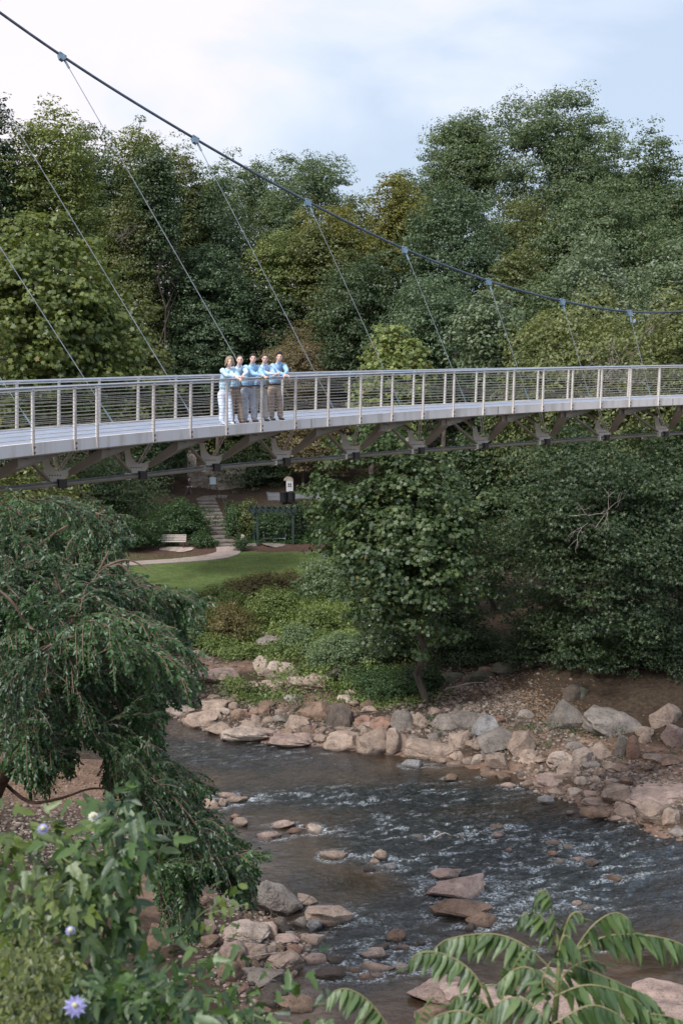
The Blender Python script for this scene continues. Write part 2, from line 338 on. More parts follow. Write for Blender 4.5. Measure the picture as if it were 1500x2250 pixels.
ad = N.new('ShaderNodeMath'); ad.operation = 'MULTIPLY_ADD'; L.new(attr('shallow'), ad.inputs[0]); ad.inputs[1].default_value = .35; L.new(n1.outputs[0], ad.inputs[2]); L.new(ad.outputs[0], dr.inputs[0])
deep_ = N.new('ShaderNodeRGB'); deep_.outputs[0].default_value = (.013, .0165, .016, 1); rr_ = N.new('ShaderNodeMapRange'); L.new(attr('riffle'), rr_.inputs[0]); rr_.inputs[1].default_value = .3; rr_.inputs[2].default_value = .85
dcol = mixc(dr.outputs[0], deep_.outputs[0], rr_.outputs[0]); dif = N.new('ShaderNodeBsdfDiffuse'); L.new(dcol, dif.inputs[0])
tr = N.new('ShaderNodeBsdfTransparent'); tr.inputs[0].default_value = (.55, .50, .42, 1)
mx = N.new('ShaderNodeMixShader'); sh_ = N.new('ShaderNodeMath'); sh_.operation = 'MULTIPLY_ADD'; sh_.inputs[1].default_value = .5; sh_.inputs[2].default_value = .08; L.new(attr('shallow'), sh_.inputs[0]); L.new(sh_.outputs[0], mx.inputs[0]); L.new(dif.outputs[0], mx.inputs[1]); L.new(tr.outputs[0], mx.inputs[2])
bp = N.new('ShaderNodeBump'); bp.inputs['Strength'].default_value = .8; bp.inputs['Distance'].default_value = .12; L.new(n2.outputs[0], bp.inputs['Height'])
bp2 = N.new('ShaderNodeBump'); bp2.inputs['Strength'].default_value = .5; bp2.inputs['Distance'].default_value = .018; L.new(n3.outputs[0], bp2.inputs['Height']); L.new(bp.outputs[0], bp2.inputs['Normal'])
for _b in (bp, bp2):
    _m = N.new('ShaderNodeMath'); _m.operation = 'MULTIPLY_ADD'; _m.inputs[1].default_value = 1.0; _m.inputs[2].default_value = .06; _m.use_clamp = True; L.new(attr('riffle'), _m.inputs[0]); L.new(_m.outputs[0], _b.inputs['Strength'])
gl = N.new('ShaderNodeBsdfGlossy'); gl.inputs['Roughness'].default_value = .09; gl.inputs[0].default_value = (.86, .93, 1, 1); L.new(bp2.outputs[0], gl.inputs['Normal'])
fr = N.new('ShaderNodeFresnel'); fr.inputs[0].default_value = 1.7; L.new(bp2.outputs[0], fr.inputs['Normal'])
m2 = N.new('ShaderNodeMixShader'); L.new(fr.outputs[0], m2.inputs[0]); L.new(mx.outputs[0], m2.inputs[1]); L.new(gl.outputs[0], m2.inputs[2])
fo = N.new('ShaderNodeBsdfDiffuse'); fo.inputs[0].default_value = (.66, .76, .84, 1)
fm = N.new('ShaderNodeMath'); fm.operation = 'MULTIPLY'; nf = nzn(11, 7, .8); rf = ramp(N, [(.46, (0, 0, 0)), (.66, (1, 1, 1))]); L.new(nf.outputs[0], rf.inputs[0]); L.new(rf.outputs[0], fm.inputs[0]); L.new(attr('foam'), fm.inputs[1])
fm.use_clamp = True
m3 = N.new('ShaderNodeMixShader'); L.new(fm.outputs[0], m3.inputs[0]); L.new(m2.outputs[0], m3.inputs[1]); L.new(fo.outputs[0], m3.inputs[2]); L.new(m3.outputs[0], out.inputs[0])
g = link('river', grid_mesh('river', WX, WY, h, [('foam', foam), ('shallow', shal), ('riffle', riff)]), M['water']); tag(g, kind='structure')
del WX, WY, h, foam, shal, warp, U, V_, upx, upy, riff

# ------------------------------------------------------------------ the footbridge
POSTX = {0: 70, 1: 162, 3: 333, 4: 417, 5: 496, 6: 572, 7: 648, 8: 720, 9: 789, 10: 860, 11: 928, 12: 997, 13: 1063, 14: 1127, 15: 1191, 16: 1256, 17: 1320, 18: 1384, 19: 1447}
POSTD = {0: 26.7, 1: 27.75, 3: 29.8, 4: 30.9, 5: 31.9, 6: 33.0, 7: 34.1, 8: 35.1, 9: 36.1, 10: 37.1, 11: 38.1, 12: 39.0, 13: 39.9, 14: 40.8, 15: 41.8, 16: 42.7, 17: 43.6, 18: 44.5, 19: 45.3}
ZR, ZD = CAMZ - 1.0, CAMZ - 2.06
_i = np.array(sorted(POSTX)); _p = np.array([PX(POSTX[k], ZR, POSTD[k]) for k in _i])
_cx = np.polyfit(_i, _p[:, 0], 3); _cy = np.polyfit(_i, _p[:, 1], 3)
def near(i): return np.array((np.polyval(_cx, i), np.polyval(_cy, i), 0.0))
def tang(i): d = near(i + .1) - near(i - .1); return d / np.linalg.norm(d)
def outn(i): t = tang(i); return np.array((-t[1], t[0], 0))       # towards the far side
BW = 3.2
def at(i, off, z): q = near(i) + outn(i) * off; q[2] = z; return q
def farz(i): return -.0 - .07 * np.clip(i / 14, 0, 1.3)          # the far edge sits a little lower
def i_at_px(px, off=0, z=ZR):
    lo, hi = -8.0, 28.0
    for _ in range(40):
        m = (lo + hi) / 2; q = at(m, off, z); x = proj(*q)[0]
        if x < px: lo = m
        else: hi = m
    return (lo + hi) / 2
I0, I1 = -3.0, 24.0
II = np.arange(I0, I1 + .01, .5); up = np.array((0, 0, 1.0))
BR = empty('footbridge', at(8, BW / 2, ZD), 'curved steel footbridge with wire railings hung from one blue-grey cable over the river', 'bridge')
mb = MB()
for j in range(9):                                              # boards run along the deck
    a0 = .12 + j * (BW - .24) / 9; a1 = .12 + (j + 1) * (BW - .24) / 9 - .018
    secs = []
    for i in II:
        f0 = farz(i) * a0 / BW; f1 = farz(i) * a1 / BW
        secs.append([at(i, a0, ZD - .03 + f0), at(i, a1, ZD - .03 + f1), at(i, a1, ZD + f1), at(i, a0, ZD + f0)])
    mb.strip(secs)
mb.build('deck_boards', M['deck'], BR)
def beam(off, z0, z1, th, name, m, zf=0):
    q = MB(); q.strip([[at(i, off, z0 + zf * farz(i)), at(i, off + th, z0 + zf * farz(i)), at(i, off + th, z1 + zf * farz(i)), at(i, off, z1 + zf * farz(i))] for i in II]); return q.build(name, m, BR)
beam(0.0, ZD - .2, ZD + .03, .1, 'edge_fascia', M['steel'])
beam(BW - .1, ZD - .2, ZD + .03, .1, 'edge_fascia', M['steel'], 1)
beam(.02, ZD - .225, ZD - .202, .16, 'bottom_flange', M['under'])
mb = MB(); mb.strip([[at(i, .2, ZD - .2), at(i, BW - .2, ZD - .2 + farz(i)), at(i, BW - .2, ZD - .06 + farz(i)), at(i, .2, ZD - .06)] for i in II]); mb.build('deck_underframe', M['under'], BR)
for i in (1.55, 7.5, 13.5, 19.5):
    q = MB(); t_ = tang(i); c_ = at(i, -.004, ZD - .085); q.bar(c_ - t_ * .006, c_ + t_ * .006, .006, .21); q.build('panel_joint', M['dark'], BR)
# railings
def post_mesh():
    q = MB(); H = 1.06
    for s in (-1, 1):
        q.bar((s * .018, .0, -.2), (s * .018 + .0, 0, H - .03), .011, .062, up=(0, 1, 0), h2=.042)
    q.box((0, 0, H - .03), (.03, 0, 0), (0, .028, 0), (0, 0, .012)); q.box((0, .0, .3), (.012, 0, 0), (0, .02, 0), (0, 0, .02)); q.box((0, 0, .72), (.012, 0, 0), (0, .02, 0), (0, 0, .02))
    return q.mesh('rail_post')
pm = post_mesh(); pm.materials.append(M['post'])
q = MB()
q.tube([(0, -.05, 0), (0, -.02, 0)], .022, 8)
bm_ = q.mesh('bolt'); bm_.materials.append(M['bolt'])
def put(name, me, loc, ang, par, lean=0):
    o = bpy.data.objects.new(name, me); COL.objects.link(o); o.parent = par
    o.matrix_parent_inverse = pmat(par).inverted(); o.location = loc; o.rotation_euler = (0, lean, ang); return o
for side, off in ((0, -.01), (1, BW + .01)):
    for i in range(-2, 24):
        if side == 0 and i == 2: i = 1.55
        ang = math.atan2(*tang(i)[[1, 0]]); dz = farz(i) if side else 0
        po = put('rail_post', pm, at(i + (.45 if side else 0), off, ZD + dz), ang + (math.pi if side else 0), BR, .03 if not side else -.045)
        if not side and i != 1.55:
            for z in (-.05, -.15): put('bolt', bm_, at(i, off, ZD + z), ang, po)
    hz = 1.0
    J = np.arange(I0, I1, .25)
    mb = MB(); mb.tube([at(i, off, ZD + 1.06 + (farz(i) if side else 0)) for i in J], .026, 8); mb.build('handrail', M['rail'], BR, True)
    mb = MB(); mb.strip([[at(i, off - .015, ZD + 1.0 + (farz(i) if side else 0)), at(i, off + .015, ZD + 1.0 + (farz(i) if side else 0)), at(i, off + .015, ZD + 1.025 + (farz(i) if side else 0)), at(i, off - .015, ZD + 1.025 + (farz(i) if side else 0))] for i in J]); mb.build('rail_flat', M['post'], BR)
    mb = MB()
    for k in range(12):
        z = ZD + .10 + k * .0765
        mb.tube([at(i, off, z + (farz(i) if side else 0)) for i in J], .0052, 4, False)
    mb.build('infill_wires', M['wire'], BR)
# outriggers under the deck
NODE = [(-57, 1074), (121, 1057), (299, 1039), (462, 1022), (617, 1009), (770, 997), (914, 986), (1055, 976), (1191, 967), (1322, 958), (1452, 950), (1578, 944)]
NP = []
for k, (x, y) in enumerate(NODE):
    ii = i_at_px(x, 1.35, ZD - 1.05); d = proj(*at(ii, 1.35, ZD))[2]; NP.append(P(x, y, d))
def sof(i, off, z=-.22): return at(i, off, ZD + z)
for k, n in enumerate(NP):
    s = F / proj(*n)[2]; kk = k * 2 - 1                          # rods end at this post
    ax = np.array((1, .12, 0)); ax /= np.linalg.norm(ax); nr = np.array((.12, -1, 0)); nr /= np.linalg.norm(nr)
    g_ = MB(); sc = .0098
    pts = [(-15, 0), (17, 0), (26, 9), (38, 24), (33, 29), (20, 22.5), (8, 21), (-2, 26), (-9, 36), (-13, 54), (-25, 56), (-22, 20)]
    g_.plate(n, ax, up, nr, [(a * sc, b_ * sc) for a, b_ in pts], .035)
    go = g_.build('gusset_plate', M['gusset'], BR)
    for t in range(5): q = MB(); q.tube([n + ax * (-.1 + .055 * t) + up * .12 - nr * -.0, n + ax * (-.1 + .055 * t) + up * .12 + nr * .035], .014, 6); q.build('bolt', M['bolt'], go)
    # the big tapered arm to the near edge
    a0 = n + ax * .30 + up * .17; e1 = sof(kk + 1.0, .30, -.33); e2 = sof(kk + 1.9, .28, -.21)
    mid = a0 * .45 + e1 * .55 + up * .0
    def sec(c, w, h_, dr_): 
        sd = np.cross(dr_, up); sd /= np.linalg.norm(sd); return [c - sd * w - up * h_, c + sd * w - up * h_, c + sd * w + up * h_, c - sd * w + up * h_]
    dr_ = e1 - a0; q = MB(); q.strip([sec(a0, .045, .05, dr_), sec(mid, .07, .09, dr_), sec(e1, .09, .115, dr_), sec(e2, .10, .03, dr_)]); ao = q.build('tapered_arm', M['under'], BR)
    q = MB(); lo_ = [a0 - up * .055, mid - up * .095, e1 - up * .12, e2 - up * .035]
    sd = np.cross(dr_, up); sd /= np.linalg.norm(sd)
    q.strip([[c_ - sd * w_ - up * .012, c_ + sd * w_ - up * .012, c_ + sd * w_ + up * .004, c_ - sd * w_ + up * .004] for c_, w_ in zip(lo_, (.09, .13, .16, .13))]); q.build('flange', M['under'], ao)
    # paired rods, slender strut, far arm
    for dx in (-.028, .028):
        q = MB(); q.tube([n + ax * (.08 + dx) + up * .215, sof(kk - .02, .05) + ax * dx], .016, 8); q.build('tension_rod', M['steel'], BR, True)
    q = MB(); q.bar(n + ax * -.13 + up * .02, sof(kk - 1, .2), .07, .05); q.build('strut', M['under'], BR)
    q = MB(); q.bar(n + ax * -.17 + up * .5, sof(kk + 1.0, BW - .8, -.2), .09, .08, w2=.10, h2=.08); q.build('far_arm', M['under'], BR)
    c_ = n + ax * .14 - up * .055; q = MB(); t_ = np.array((.75, .66, 0)); q.bar(c_ - t_ * .09, c_ + t_ * .09, .13, .19); q.build('cable_saddle', M['dark'], BR); q = MB(); q.bar(c_ - t_ * .42, c_ - t_ * .34, .11, .14); q.build('cable_band', M['gusset'], BR)
cc = np.array(NP); tt = np.arange(len(NP)); sp = np.linspace(0, len(NP) - 1, 60)
def csm(P_, tq):
    P_ = np.array(P_); n = len(P_); out_ = []
    for t in tq:
        k = min(int(t), n - 2); u = t - k; p0, p1, p2, p3 = P_[max(k - 1, 0)], P_[k], P_[k + 1], P_[min(k + 2, n - 1)]
        out_.append(.5 * (2 * p1 + (p2 - p0) * u + (2 * p0 - 5 * p1 + 4 * p2 - p3) * u * u + (3 * p1 - p0 - 3 * p2 + p3) * u ** 3))
    return np.array(out_)
ring = csm(cc, sp)
q = MB(); q.tube(ring + np.array((.05, 0, -.075)), .045, 8); q.build('ring_cable', M['under'], BR, True)
for dz, dy in ((-.015, 0), (-.015, -.055)): q = MB(); q.tube(ring + np.array((.05, dy, dz)), .016, 6); q.build('tie_cable', M['hanger'], BR, True)
# main cable and hangers
CL = [(-1130, -880), (-630, -440), (-212, -128), (137, 123), (429, 305), (676, 443), (888, 547), (1072, 617), (1234, 661), (1381, 685), (1520, 684), (1660, 676)]
HE = [78, 252, 427, 590, 736, 882, 1025, 1162, 1296, 1429, 1560, 1690]
CPT = []
for k, ((x, y), hx) in enumerate(zip(CL, HE)):
    i = i_at_px(hx, BW + .02, ZD - .05); bt = at(i, BW + .02, ZD - .05 + farz(i)); d = proj(*bt)[2]; CPT.append((P(x, y, d), bt))
mc = csm([c_ for c_, _ in CPT], np.linspace(0, len(CPT) - 1, 120))
q = MB(); q.tube(mc, .038, 10); q.build('main_cable', M['cable'], BR, True)
for k, (c_, bt) in enumerate(CPT):
    d_ = bt - c_; d_ /= np.linalg.norm(d_); q = MB()
    q.tube([c_ + d_ * .32, bt], .011, 6); h_ = q.build('hanger', M['hanger'], BR, True)
    q = MB(); q.tube([bt - d_ * .45, bt], .022, 8); q.build('socket', M['clamp'], h_, True)
    j = int(k / (len(CPT) - 1) * 119); t_ = mc[min(j + 1, 119)] - mc[max(j - 1, 0)]; t_ /= np.linalg.norm(t_); nn = np.cross(t_, d_); nn /= np.linalg.norm(nn); dd = np.cross(nn, t_)
    if np.dot(dd, d_) < 0: dd = -dd
    q = MB(); q.plate(c_, t_, dd, nn, [(-.11, -.06), (.11, -.06), (.11, .05), (.06, .16), (-.04, .16), (-.11, .05)], .1)
    q.bar(c_ + d_ * .1, c_ + d_ * .38, .05, .05); co = q.build('cable_clamp', M['clamp'], BR)
    for u in (-.07, .07): q = MB(); q.tube([c_ + t_ * u - dd * .02 - nn * .075, c_ + t_ * u - dd * .02 + nn * .075], .014, 6); q.build('bolt', M['bolt'], co)
# ------------------------------------------------------------------ foliage
def unit(v): return v / (np.linalg.norm(v, axis=-1, keepdims=True) + 1e-9)
TEMPL = {
 'kite': (np.array([(0, -.5, 0), (.28, 0, .07), (0, .5, 0), (-.28, 0, .07)]), [(0, 1, 2, 3)]),
 'leaf': (np.array([(0, -.5, 0), (.24, -.2, .07), (.2, .2, .05), (0, .5, -.05), (-.2, .2, .05), (-.24, -.2, .07)]), [(0, 1, 2, 3), (0, 3, 4, 5)]),
 'lobed': (np.array([(0, -.5, 0), (.18, -.3, .03), (.5, -.25, 0), (.32, .02, .05), (.42, .3, -.02), (.14, .22, .05), (0, .55, -.05), (-.14, .22, .05), (-.42, .3, -.02), (-.32, .02, .05), (-.5, -.25, 0), (-.18, -.3, .03)]),
           [tuple(range(12))]),
 'spray': (np.array([(0, -.5, 0), (.12, -.1, .03), (.42, .1, -.03), (.1, .12, .03), (0, .55, -.04), (-.1, .12, .03), (-.42, .1, -.03), (-.12, -.1, .03)]), [tuple(range(8))]),
 'blade': (np.array([(-.05, -.5, 0), (.05, -.5, 0), (.02, .5, .1), (-.02, .5, .1)]), [(0, 1, 2, 3)]),
}
def leaves(name, pos, nrm, size, tint, shape='kite', axis=None, rng=None):
    rng = rng or np.random.default_rng(1); n = len(pos); T, faces = TEMPL[shape]; k = len(T)
    nrm = unit(nrm)
    r = rng.normal(size=(n, 3)) if axis is None else axis
    a = unit(r - (r * nrm).sum(1, keepdims=True) * nrm); b = np.cross(nrm, a)
    V = pos[:, None] + size[:, None, None] * (T[None, :, 0:1] * b[:, None] + T[None, :, 1:2] * a[:, None] + T[None, :, 2:3] * nrm[:, None])
    fl = np.concatenate([np.array(f) for f in faces]); ln = [len(f) for f in faces]; st = np.concatenate([[0], np.cumsum(ln)[:-1]])
    loops = (np.arange(n)[:, None] * k + fl[None]).ravel(); starts = (np.arange(n)[:, None] * len(fl) + st[None]).ravel()
    return np_mesh(name, V.reshape(-1, 3), loops, starts, [('tint', 'FACE', np.repeat(tint, len(faces)))] + ([('rib', 'POINT', np.tile((np.abs(T[:, 0]) < .001).astype(float), n))] if shape in ('passion', 'ovate', 'leaflet') else []))
LM = {
 'poplar': leafmat('poplar_leaves', (.026, .048, .024), (.058, .092, .046), (.13, .175, .10), accent=(.2, .17, .05)),
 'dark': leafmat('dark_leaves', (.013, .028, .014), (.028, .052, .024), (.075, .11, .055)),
 'olive': leafmat('olive_leaves', (.035, .05, .018), (.07, .09, .032), (.13, .15, .06)),
 'yellow': leafmat('turning_yellow_leaves', (.05, .068, .02), (.10, .112, .03), (.17, .165, .05)),
 'palegreen': leafmat('pale_green_leaves', (.055, .08, .03), (.11, .15, .055), (.2, .24, .10), accent=(.35, .16, .05)),
 'bluegreen': leafmat('blue_green_leaves', (.026, .05, .03), (.052, .088, .052), (.10, .15, .09)),
 'silver': leafmat('silver_backed_leaves', (.04, .07, .036), (.085, .125, .07), (.28, .33, .25)),
 'sycamore': leafmat('sycamore_leaves', (.034, .056, .017), (.078, .11, .032), (.15, .18, .06), accent=(.2, .17, .04)),
 'willow': leafmat('willow_leaves', (.045, .062, .026), (.09, .115, .046), (.155, .18, .08)),
 'brown': leafmat('brownish_leaves', (.06, .05, .03), (.11, .095, .055), (.19, .165, .10)),
 'rust': leafmat('rusty_leaves', (.045, .05, .024), (.095, .09, .038), (.17, .135, .06)),
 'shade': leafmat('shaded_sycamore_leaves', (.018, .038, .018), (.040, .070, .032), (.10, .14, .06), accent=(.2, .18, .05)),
 'ivy': leafmat('ivy_leaves', (.014, .036, .014), (.028, .06, .022), (.06, .11, .045)),
 'cover': leafmat('ground_cover_leaves', (.038, .065, .022), (.09, .135, .045), (.17, .22, .085)),
 'bankbush': leafmat('bank_bush_leaves', (.04, .07, .04), (.085, .13, .075), (.16, .22, .13)),
 'birch': leafmat('birch_leaves', (.008, .026, .010), (.017, .052, .017), (.05, .118, .038), gloss=.05, rough=.45),
}
bark = noisy('grey_brown_bark', (.05, .04, .032), (.12, .10, .082), 4, .9, 0, bump=.8, bscale=14, stretch=(1, 1, .3), bdist=.03)
palebark = noisy('dead_pale_wood', (.22, .19, .17), (.36, .32, .29), 4, .8, 0, bump=.4)
brownbark = noisy('reddish_bark', (.085, .055, .042), (.20, .135, .105), 5, .85, 0, bump=.8, bscale=20, stretch=(1, 1, .35), bdist=.02)
def limb_tube(mb, a, b, r0, r1, rng, wob=.06, n=5, sides=7):
    a = np.array(a, float); b = np.array(b, float); L = np.linalg.norm(b - a); t = np.linspace(0, 1, n)[:, None]
    pts = a + (b - a) * t; pts[1:-1] += rng.normal(size=(n - 2, 3)) * wob * L; mb.tube(pts, np.linspace(r0, r1, n), sides); return pts
def twigs(mb, p, d, L, r, rng, depth, spread=.6):
    d = unit(d + rng.normal(size=3) * .15); q = p + d * L; mid = (p + q) / 2 + rng.normal(size=3) * L * .07
    mb.tube([p, mid, q], [r, r * .8, r * .55], 4, False)
    if depth > 0:
        for _ in range(3 if depth > 1 else 4): twigs(mb, mid + (q - mid) * rng.uniform(.1, 1), unit(d + rng.normal(size=3) * spread), L * rng.uniform(.5, .8), r * .55, rng, depth - 1, spread)
def crown_cloud(rng, c, r, nc, per, cr, sparse=0, lobes=9, lump=.28, droop=0):
    """clump centres on the skins of several overlapping lobes, then leaves round each clump"""
    c = np.array(c, float); r = np.array(r, float)
    ld = unit(rng.normal(size=(lobes, 3))); ld[:, 2] = ld[:, 2] * .8 + .1
    lc = ld * .52; lr = rng.uniform(.38, .58, lobes)
    lc = np.vstack([lc, [[0, 0, 0], [0, 0, .45]]]); lr = np.concatenate([lr, [.62, .45]])
    k = rng.choice(len(lr), nc, p=lr ** 2 / (lr ** 2).sum())
    d = unit(rng.normal(size=(nc, 3)) + np.array((0, -.15, .25)))
    rad = np.where(rng.random(nc) < .8, rng.uniform(.82, 1.12, nc), rng.uniform(.3, .8, nc))
    cl = lc[k] + d * (lr[k] * rad)[:, None]
    cl *= 1 + (rng.random((nc, 1)) - .5) * lump * .5
    cd = unit(cl + np.array((0, 0, .25)))
    cp = c + cl * r
    sparse = sparse * .72
    if sparse: keep = vnoise(cp[:, 0] / (r[0] * .35) + 9, cp[:, 2] / (r[0] * .3), int(rng.integers(99))) > sparse; cp = cp[keep]; cd = cd[keep]; nc = len(cp)
    ctint = rng.random(nc) * .5 + .5 * fbm(cp[:, 0] * .4, cp[:, 2] * .4, int(rng.integers(99)), 2)
    n = nc * per; i = np.repeat(np.arange(nc), per)
    csz = rng.uniform(.6, 1.35, nc)[i][:, None]
    g_ = rng.normal(size=(n, 3)); g_ = unit(g_) * rng.uniform(.45, 1.0, (n, 1)) ** .5; g_[:, 2] = np.where(g_[:, 2] < -.2, g_[:, 2] * .4, g_[:, 2])
    p = cp[i] + g_ * csz * cr * np.array((1, 1, .72)); p[:, 2] -= droop * cr * np.abs(g_[:, 0])
    nr = unit(cd[i] * .45 + g_ * .9 + np.array((0, 0, .45)) + rng.normal(size=(n, 3)) * .5)
    tint = np.clip(ctint[i] * .55 + rng.random(n) * .6 - .1, 0, .97); tint[rng.random(n) < .012] = 1.0
    return p, nr, tint, cp
TREES = []
def tree(name, label, px, top, bot, hw, d, kind, leaf=.3, dens=1.0, cat='tree', shape='kite', sparse=0, deep=1.0, seed=None, clump=1.0, bk=None, group=None, base=None, dead=0, droop=0, lobes=9, lump=.28, show=True):
    """crown between pixels top/bot and px +- hw, standing d metres along the view axis"""
    rng = np.random.default_rng(seed if seed is not None else int(px * 7 + top * 13 + d))
    pt = P(px, top, d); pb = P(px, bot, d); cz = (pt[2] + pb[2]) / 2; rz = max((pt[2] - pb[2]) / 2, .6); rx = hw * d / F
    c = np.array((pt[0], (pt[1] + pb[1]) / 2, cz)); r = np.array((rx * 1.2, rx * 1.2 * deep, rz * 1.06))
    bx = c[:2] if base is None else np.array(gp(*base)[:2]); gzb = float(gz(bx[0], bx[1]))
    root = np.array((bx[0], bx[1], gzb - .15))
    e = empty(name, root, label, cat, group)
    area = 4 * math.pi * ((rx * rx) ** 1.6 / 3 + 2 * (rx * rz) ** 1.6 / 3) ** (1 / 1.6)
    cr = np.clip(.23 * min(rx, rz), .38, 1.45) * clump
    nc = int(np.clip(area / (cr * cr) * 1.45, 40, 1900)); per = int(np.clip(4.6 * cr * cr / (leaf * leaf) * dens, 14, 330))
    p, nr, ti, cp = crown_cloud(rng, c, r, nc, per, cr, sparse, droop=droop, lobes=lobes, lump=lump)
    k = p[:, 2] > np.maximum(gz(p[:, 0], p[:, 1], False), 0) + .1; p, nr, ti = p[k], nr[k], ti[k]
    x_, y_, d_ = proj(p[:, 0], p[:, 1], p[:, 2]); k = (x_ > -160) & (x_ < 1660); p, nr, ti = p[k], nr[k], ti[k]
    sz = leaf * rng.uniform(.6, 1.25, len(p))
    link('crown', leaves('crown', p, nr, sz, ti, shape, rng=rng), LM[kind], e)
    mb = MB(); tr = max(.04, min(rx * .06, (pt[2] - gzb) * .014)); b0 = root; top_ = c + np.array((0, 0, rz * .3))
    if cat == 'shrub': tr = .03
    pts = limb_tube(mb, b0, top_, tr, tr * .25, rng, .02, 8, 9); mb.build('trunk', bk or bark, e, True)
    for _ in range(7 if rz > 2 else 4):
        q = cp[rng.integers(len(cp))]; t = rng.uniform(.45, .9); s = pts[int(t * 7)]
        mb = MB(); pp = limb_tube(mb, s, s + (q - s) * .7, tr * .4, tr * .1, rng, .06, 5, 6)
        for __ in range(4): twigs(mb, pp[rng.integers(2, 5)], unit(q - s), np.linalg.norm(q - s) * .15, tr * .08, rng, 1)
        mb.build('limb', bk or bark, e, True)
    for _ in range(dead):
        q = cp[rng.integers(len(cp))]; mb = MB(); v = unit(q - c + np.array((0, -r[1] * 1.2, 0))); twigs(mb, c + v * r * .7, v, rx * .33, .035, rng, 3, .7); mb.build('dead_branch', palebark, e)
    TREES.append((label, len(p)))
    return e
# far wood, back to front
for a in [
 ('tree', 'thin see-through tree with dark sparse foliage on the skyline, left of the yellow-topped tree', 690, 338, 520, 105, 150, 'poplar', .25, .8, dict(sparse=.42, clump=.9)),
 ('tree', 'lacy skyline tree with open gaps just right of the second cable clamp from the left', 545, 335, 600, 68, 150, 'poplar', .25, .8, dict(sparse=.40, clump=.9)),
 ('tree', 'tallest tree in the picture, broad green crown on the right skyline', 1235, 205, 640, 170, 132, 'poplar', .25, 1.1, dict(lump=.45, sparse=.12, clump=.85)),
 ('tree', 'broad rounded green tree on the skyline directly left of the tallest tree', 1005, 268, 620, 118, 138, 'poplar', .25, 1.1, dict(lump=.4, sparse=.18, clump=.85)),
 ('tree', 'green tree at the right edge of the skyline, lower than the tallest tree', 1430, 300, 700, 105, 124, 'poplar', .25, 1.0, dict(lump=.5, sparse=.25, clump=.85)),
 ('tree', 'small-crowned tree cut by the right edge of the photo beside the skyline', 1520, 372, 720, 85, 122, 'poplar', .25, 1.0, dict(sparse=.25)),
 ('tree', 'shaggy oak crown on the left skyline with a few reddish leaves, below the main cable', 285, 275, 800, 95, 126, 'sycamore', .25, 1.0, dict(sparse=.15)),
 ('tree', 'narrow dark green tree under the second cable clamp', 400, 318, 850, 72, 128, 'olive', .25, 1.0, dict(sparse=.2)),
 ('tree', 'big yellowish green sycamore at the top left, its crown reaching above the hangers', 110, 252, 800, 125, 98, 'sycamore', .25, 1.1, dict(sparse=.1)),
 ('tree', 'dark treetop poking up at the very left edge of the photo', -12, 188, 700, 40, 95, 'dark', .24, 1.0, dict(sparse=.2)),
 ('tree', 'golden yellow tree turning to autumn colour in the middle of the skyline', 865, 388, 700, 75, 130, 'yellow', .24, 1.1, dict()),
 ('tree', 'yellow-green tree left of the golden tree, crossed by the main cable', 735, 448, 760, 88, 128, 'yellow', .24, 1.0, dict(sparse=.1)),
 ('tree', 'dull olive tree standing in the shade below the tallest tree', 1140, 425, 700, 90, 118, 'olive', .24, 1.1, dict()),
 ('tree', 'blue-green conical tree crossed by the cable right of the golden tree', 985, 398, 900, 102, 112, 'bluegreen', .24, 1.2, dict(lump=.4)),
 ('tree', 'small tree with a yellow patch below the olive tree', 1125, 548, 760, 72, 104, 'olive', .24, 1.0, dict()),
 ('tree', 'deep green tree filling the wood below the tallest tree at right', 1290, 420, 760, 150, 114, 'poplar', .25, 1.1, dict()),
 ('tree', 'shadowed green tree at the far right below the skyline', 1480, 470, 820, 110, 108, 'poplar', .25, 1.0, dict()),
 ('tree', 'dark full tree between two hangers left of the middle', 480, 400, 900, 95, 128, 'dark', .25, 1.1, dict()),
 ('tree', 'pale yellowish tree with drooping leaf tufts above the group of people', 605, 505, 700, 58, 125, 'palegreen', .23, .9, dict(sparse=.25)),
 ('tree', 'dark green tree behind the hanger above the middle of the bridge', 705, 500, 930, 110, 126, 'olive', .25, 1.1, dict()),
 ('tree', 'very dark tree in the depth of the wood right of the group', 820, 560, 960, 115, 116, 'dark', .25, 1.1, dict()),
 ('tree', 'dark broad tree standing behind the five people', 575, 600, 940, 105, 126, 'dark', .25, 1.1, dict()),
 ('tree', 'round mid green tree left of the people, lit from above', 478, 532, 900, 92, 122, 'bluegreen', .22, 1.2, dict()),
 ('tree', 'brownish green tree with bare grey branches between the left hangers', 285, 425, 880, 98, 121, 'olive', .22, .95, dict(sparse=.2, dead=7)),
 ('tree', 'dark leafy tree rising behind the left part of the railing', 400, 600, 960, 100, 124, 'dark', .22, 1.1, dict()),
 ('tree', 'tree with whitish upturned leaves under the cable at the right', 1300, 500, 900, 98, 92, 'silver', .23, 1.2, dict(lump=.4)),
 ('tree', 'white-leaved tree at the right edge of the photo above the cable', 1480, 545, 820, 90, 86, 'silver', .23, 1.2, dict()),
 ('tree', 'grey-green tree behind the hangers right of the middle', 930, 600, 960, 110, 100, 'bluegreen', .23, 1.2, dict()),
 ('tree', 'rounded light green tree ending just under the sixth cable clamp', 1085, 630, 900, 90, 76, 'silver', .25, 1.1, dict()),
 ('tree', 'dark green tree between the rounded light tree and the willow', 1200, 600, 1000, 90, 90, 'poplar', .25, 1.1, dict()),
]:
    *b_, kw = a; nm, lb, px, tp, bt, hw, d, kd, lf, dn = b_
    tree(nm, lb, px, tp, bt, hw, d, kd, lf, dn, **kw)
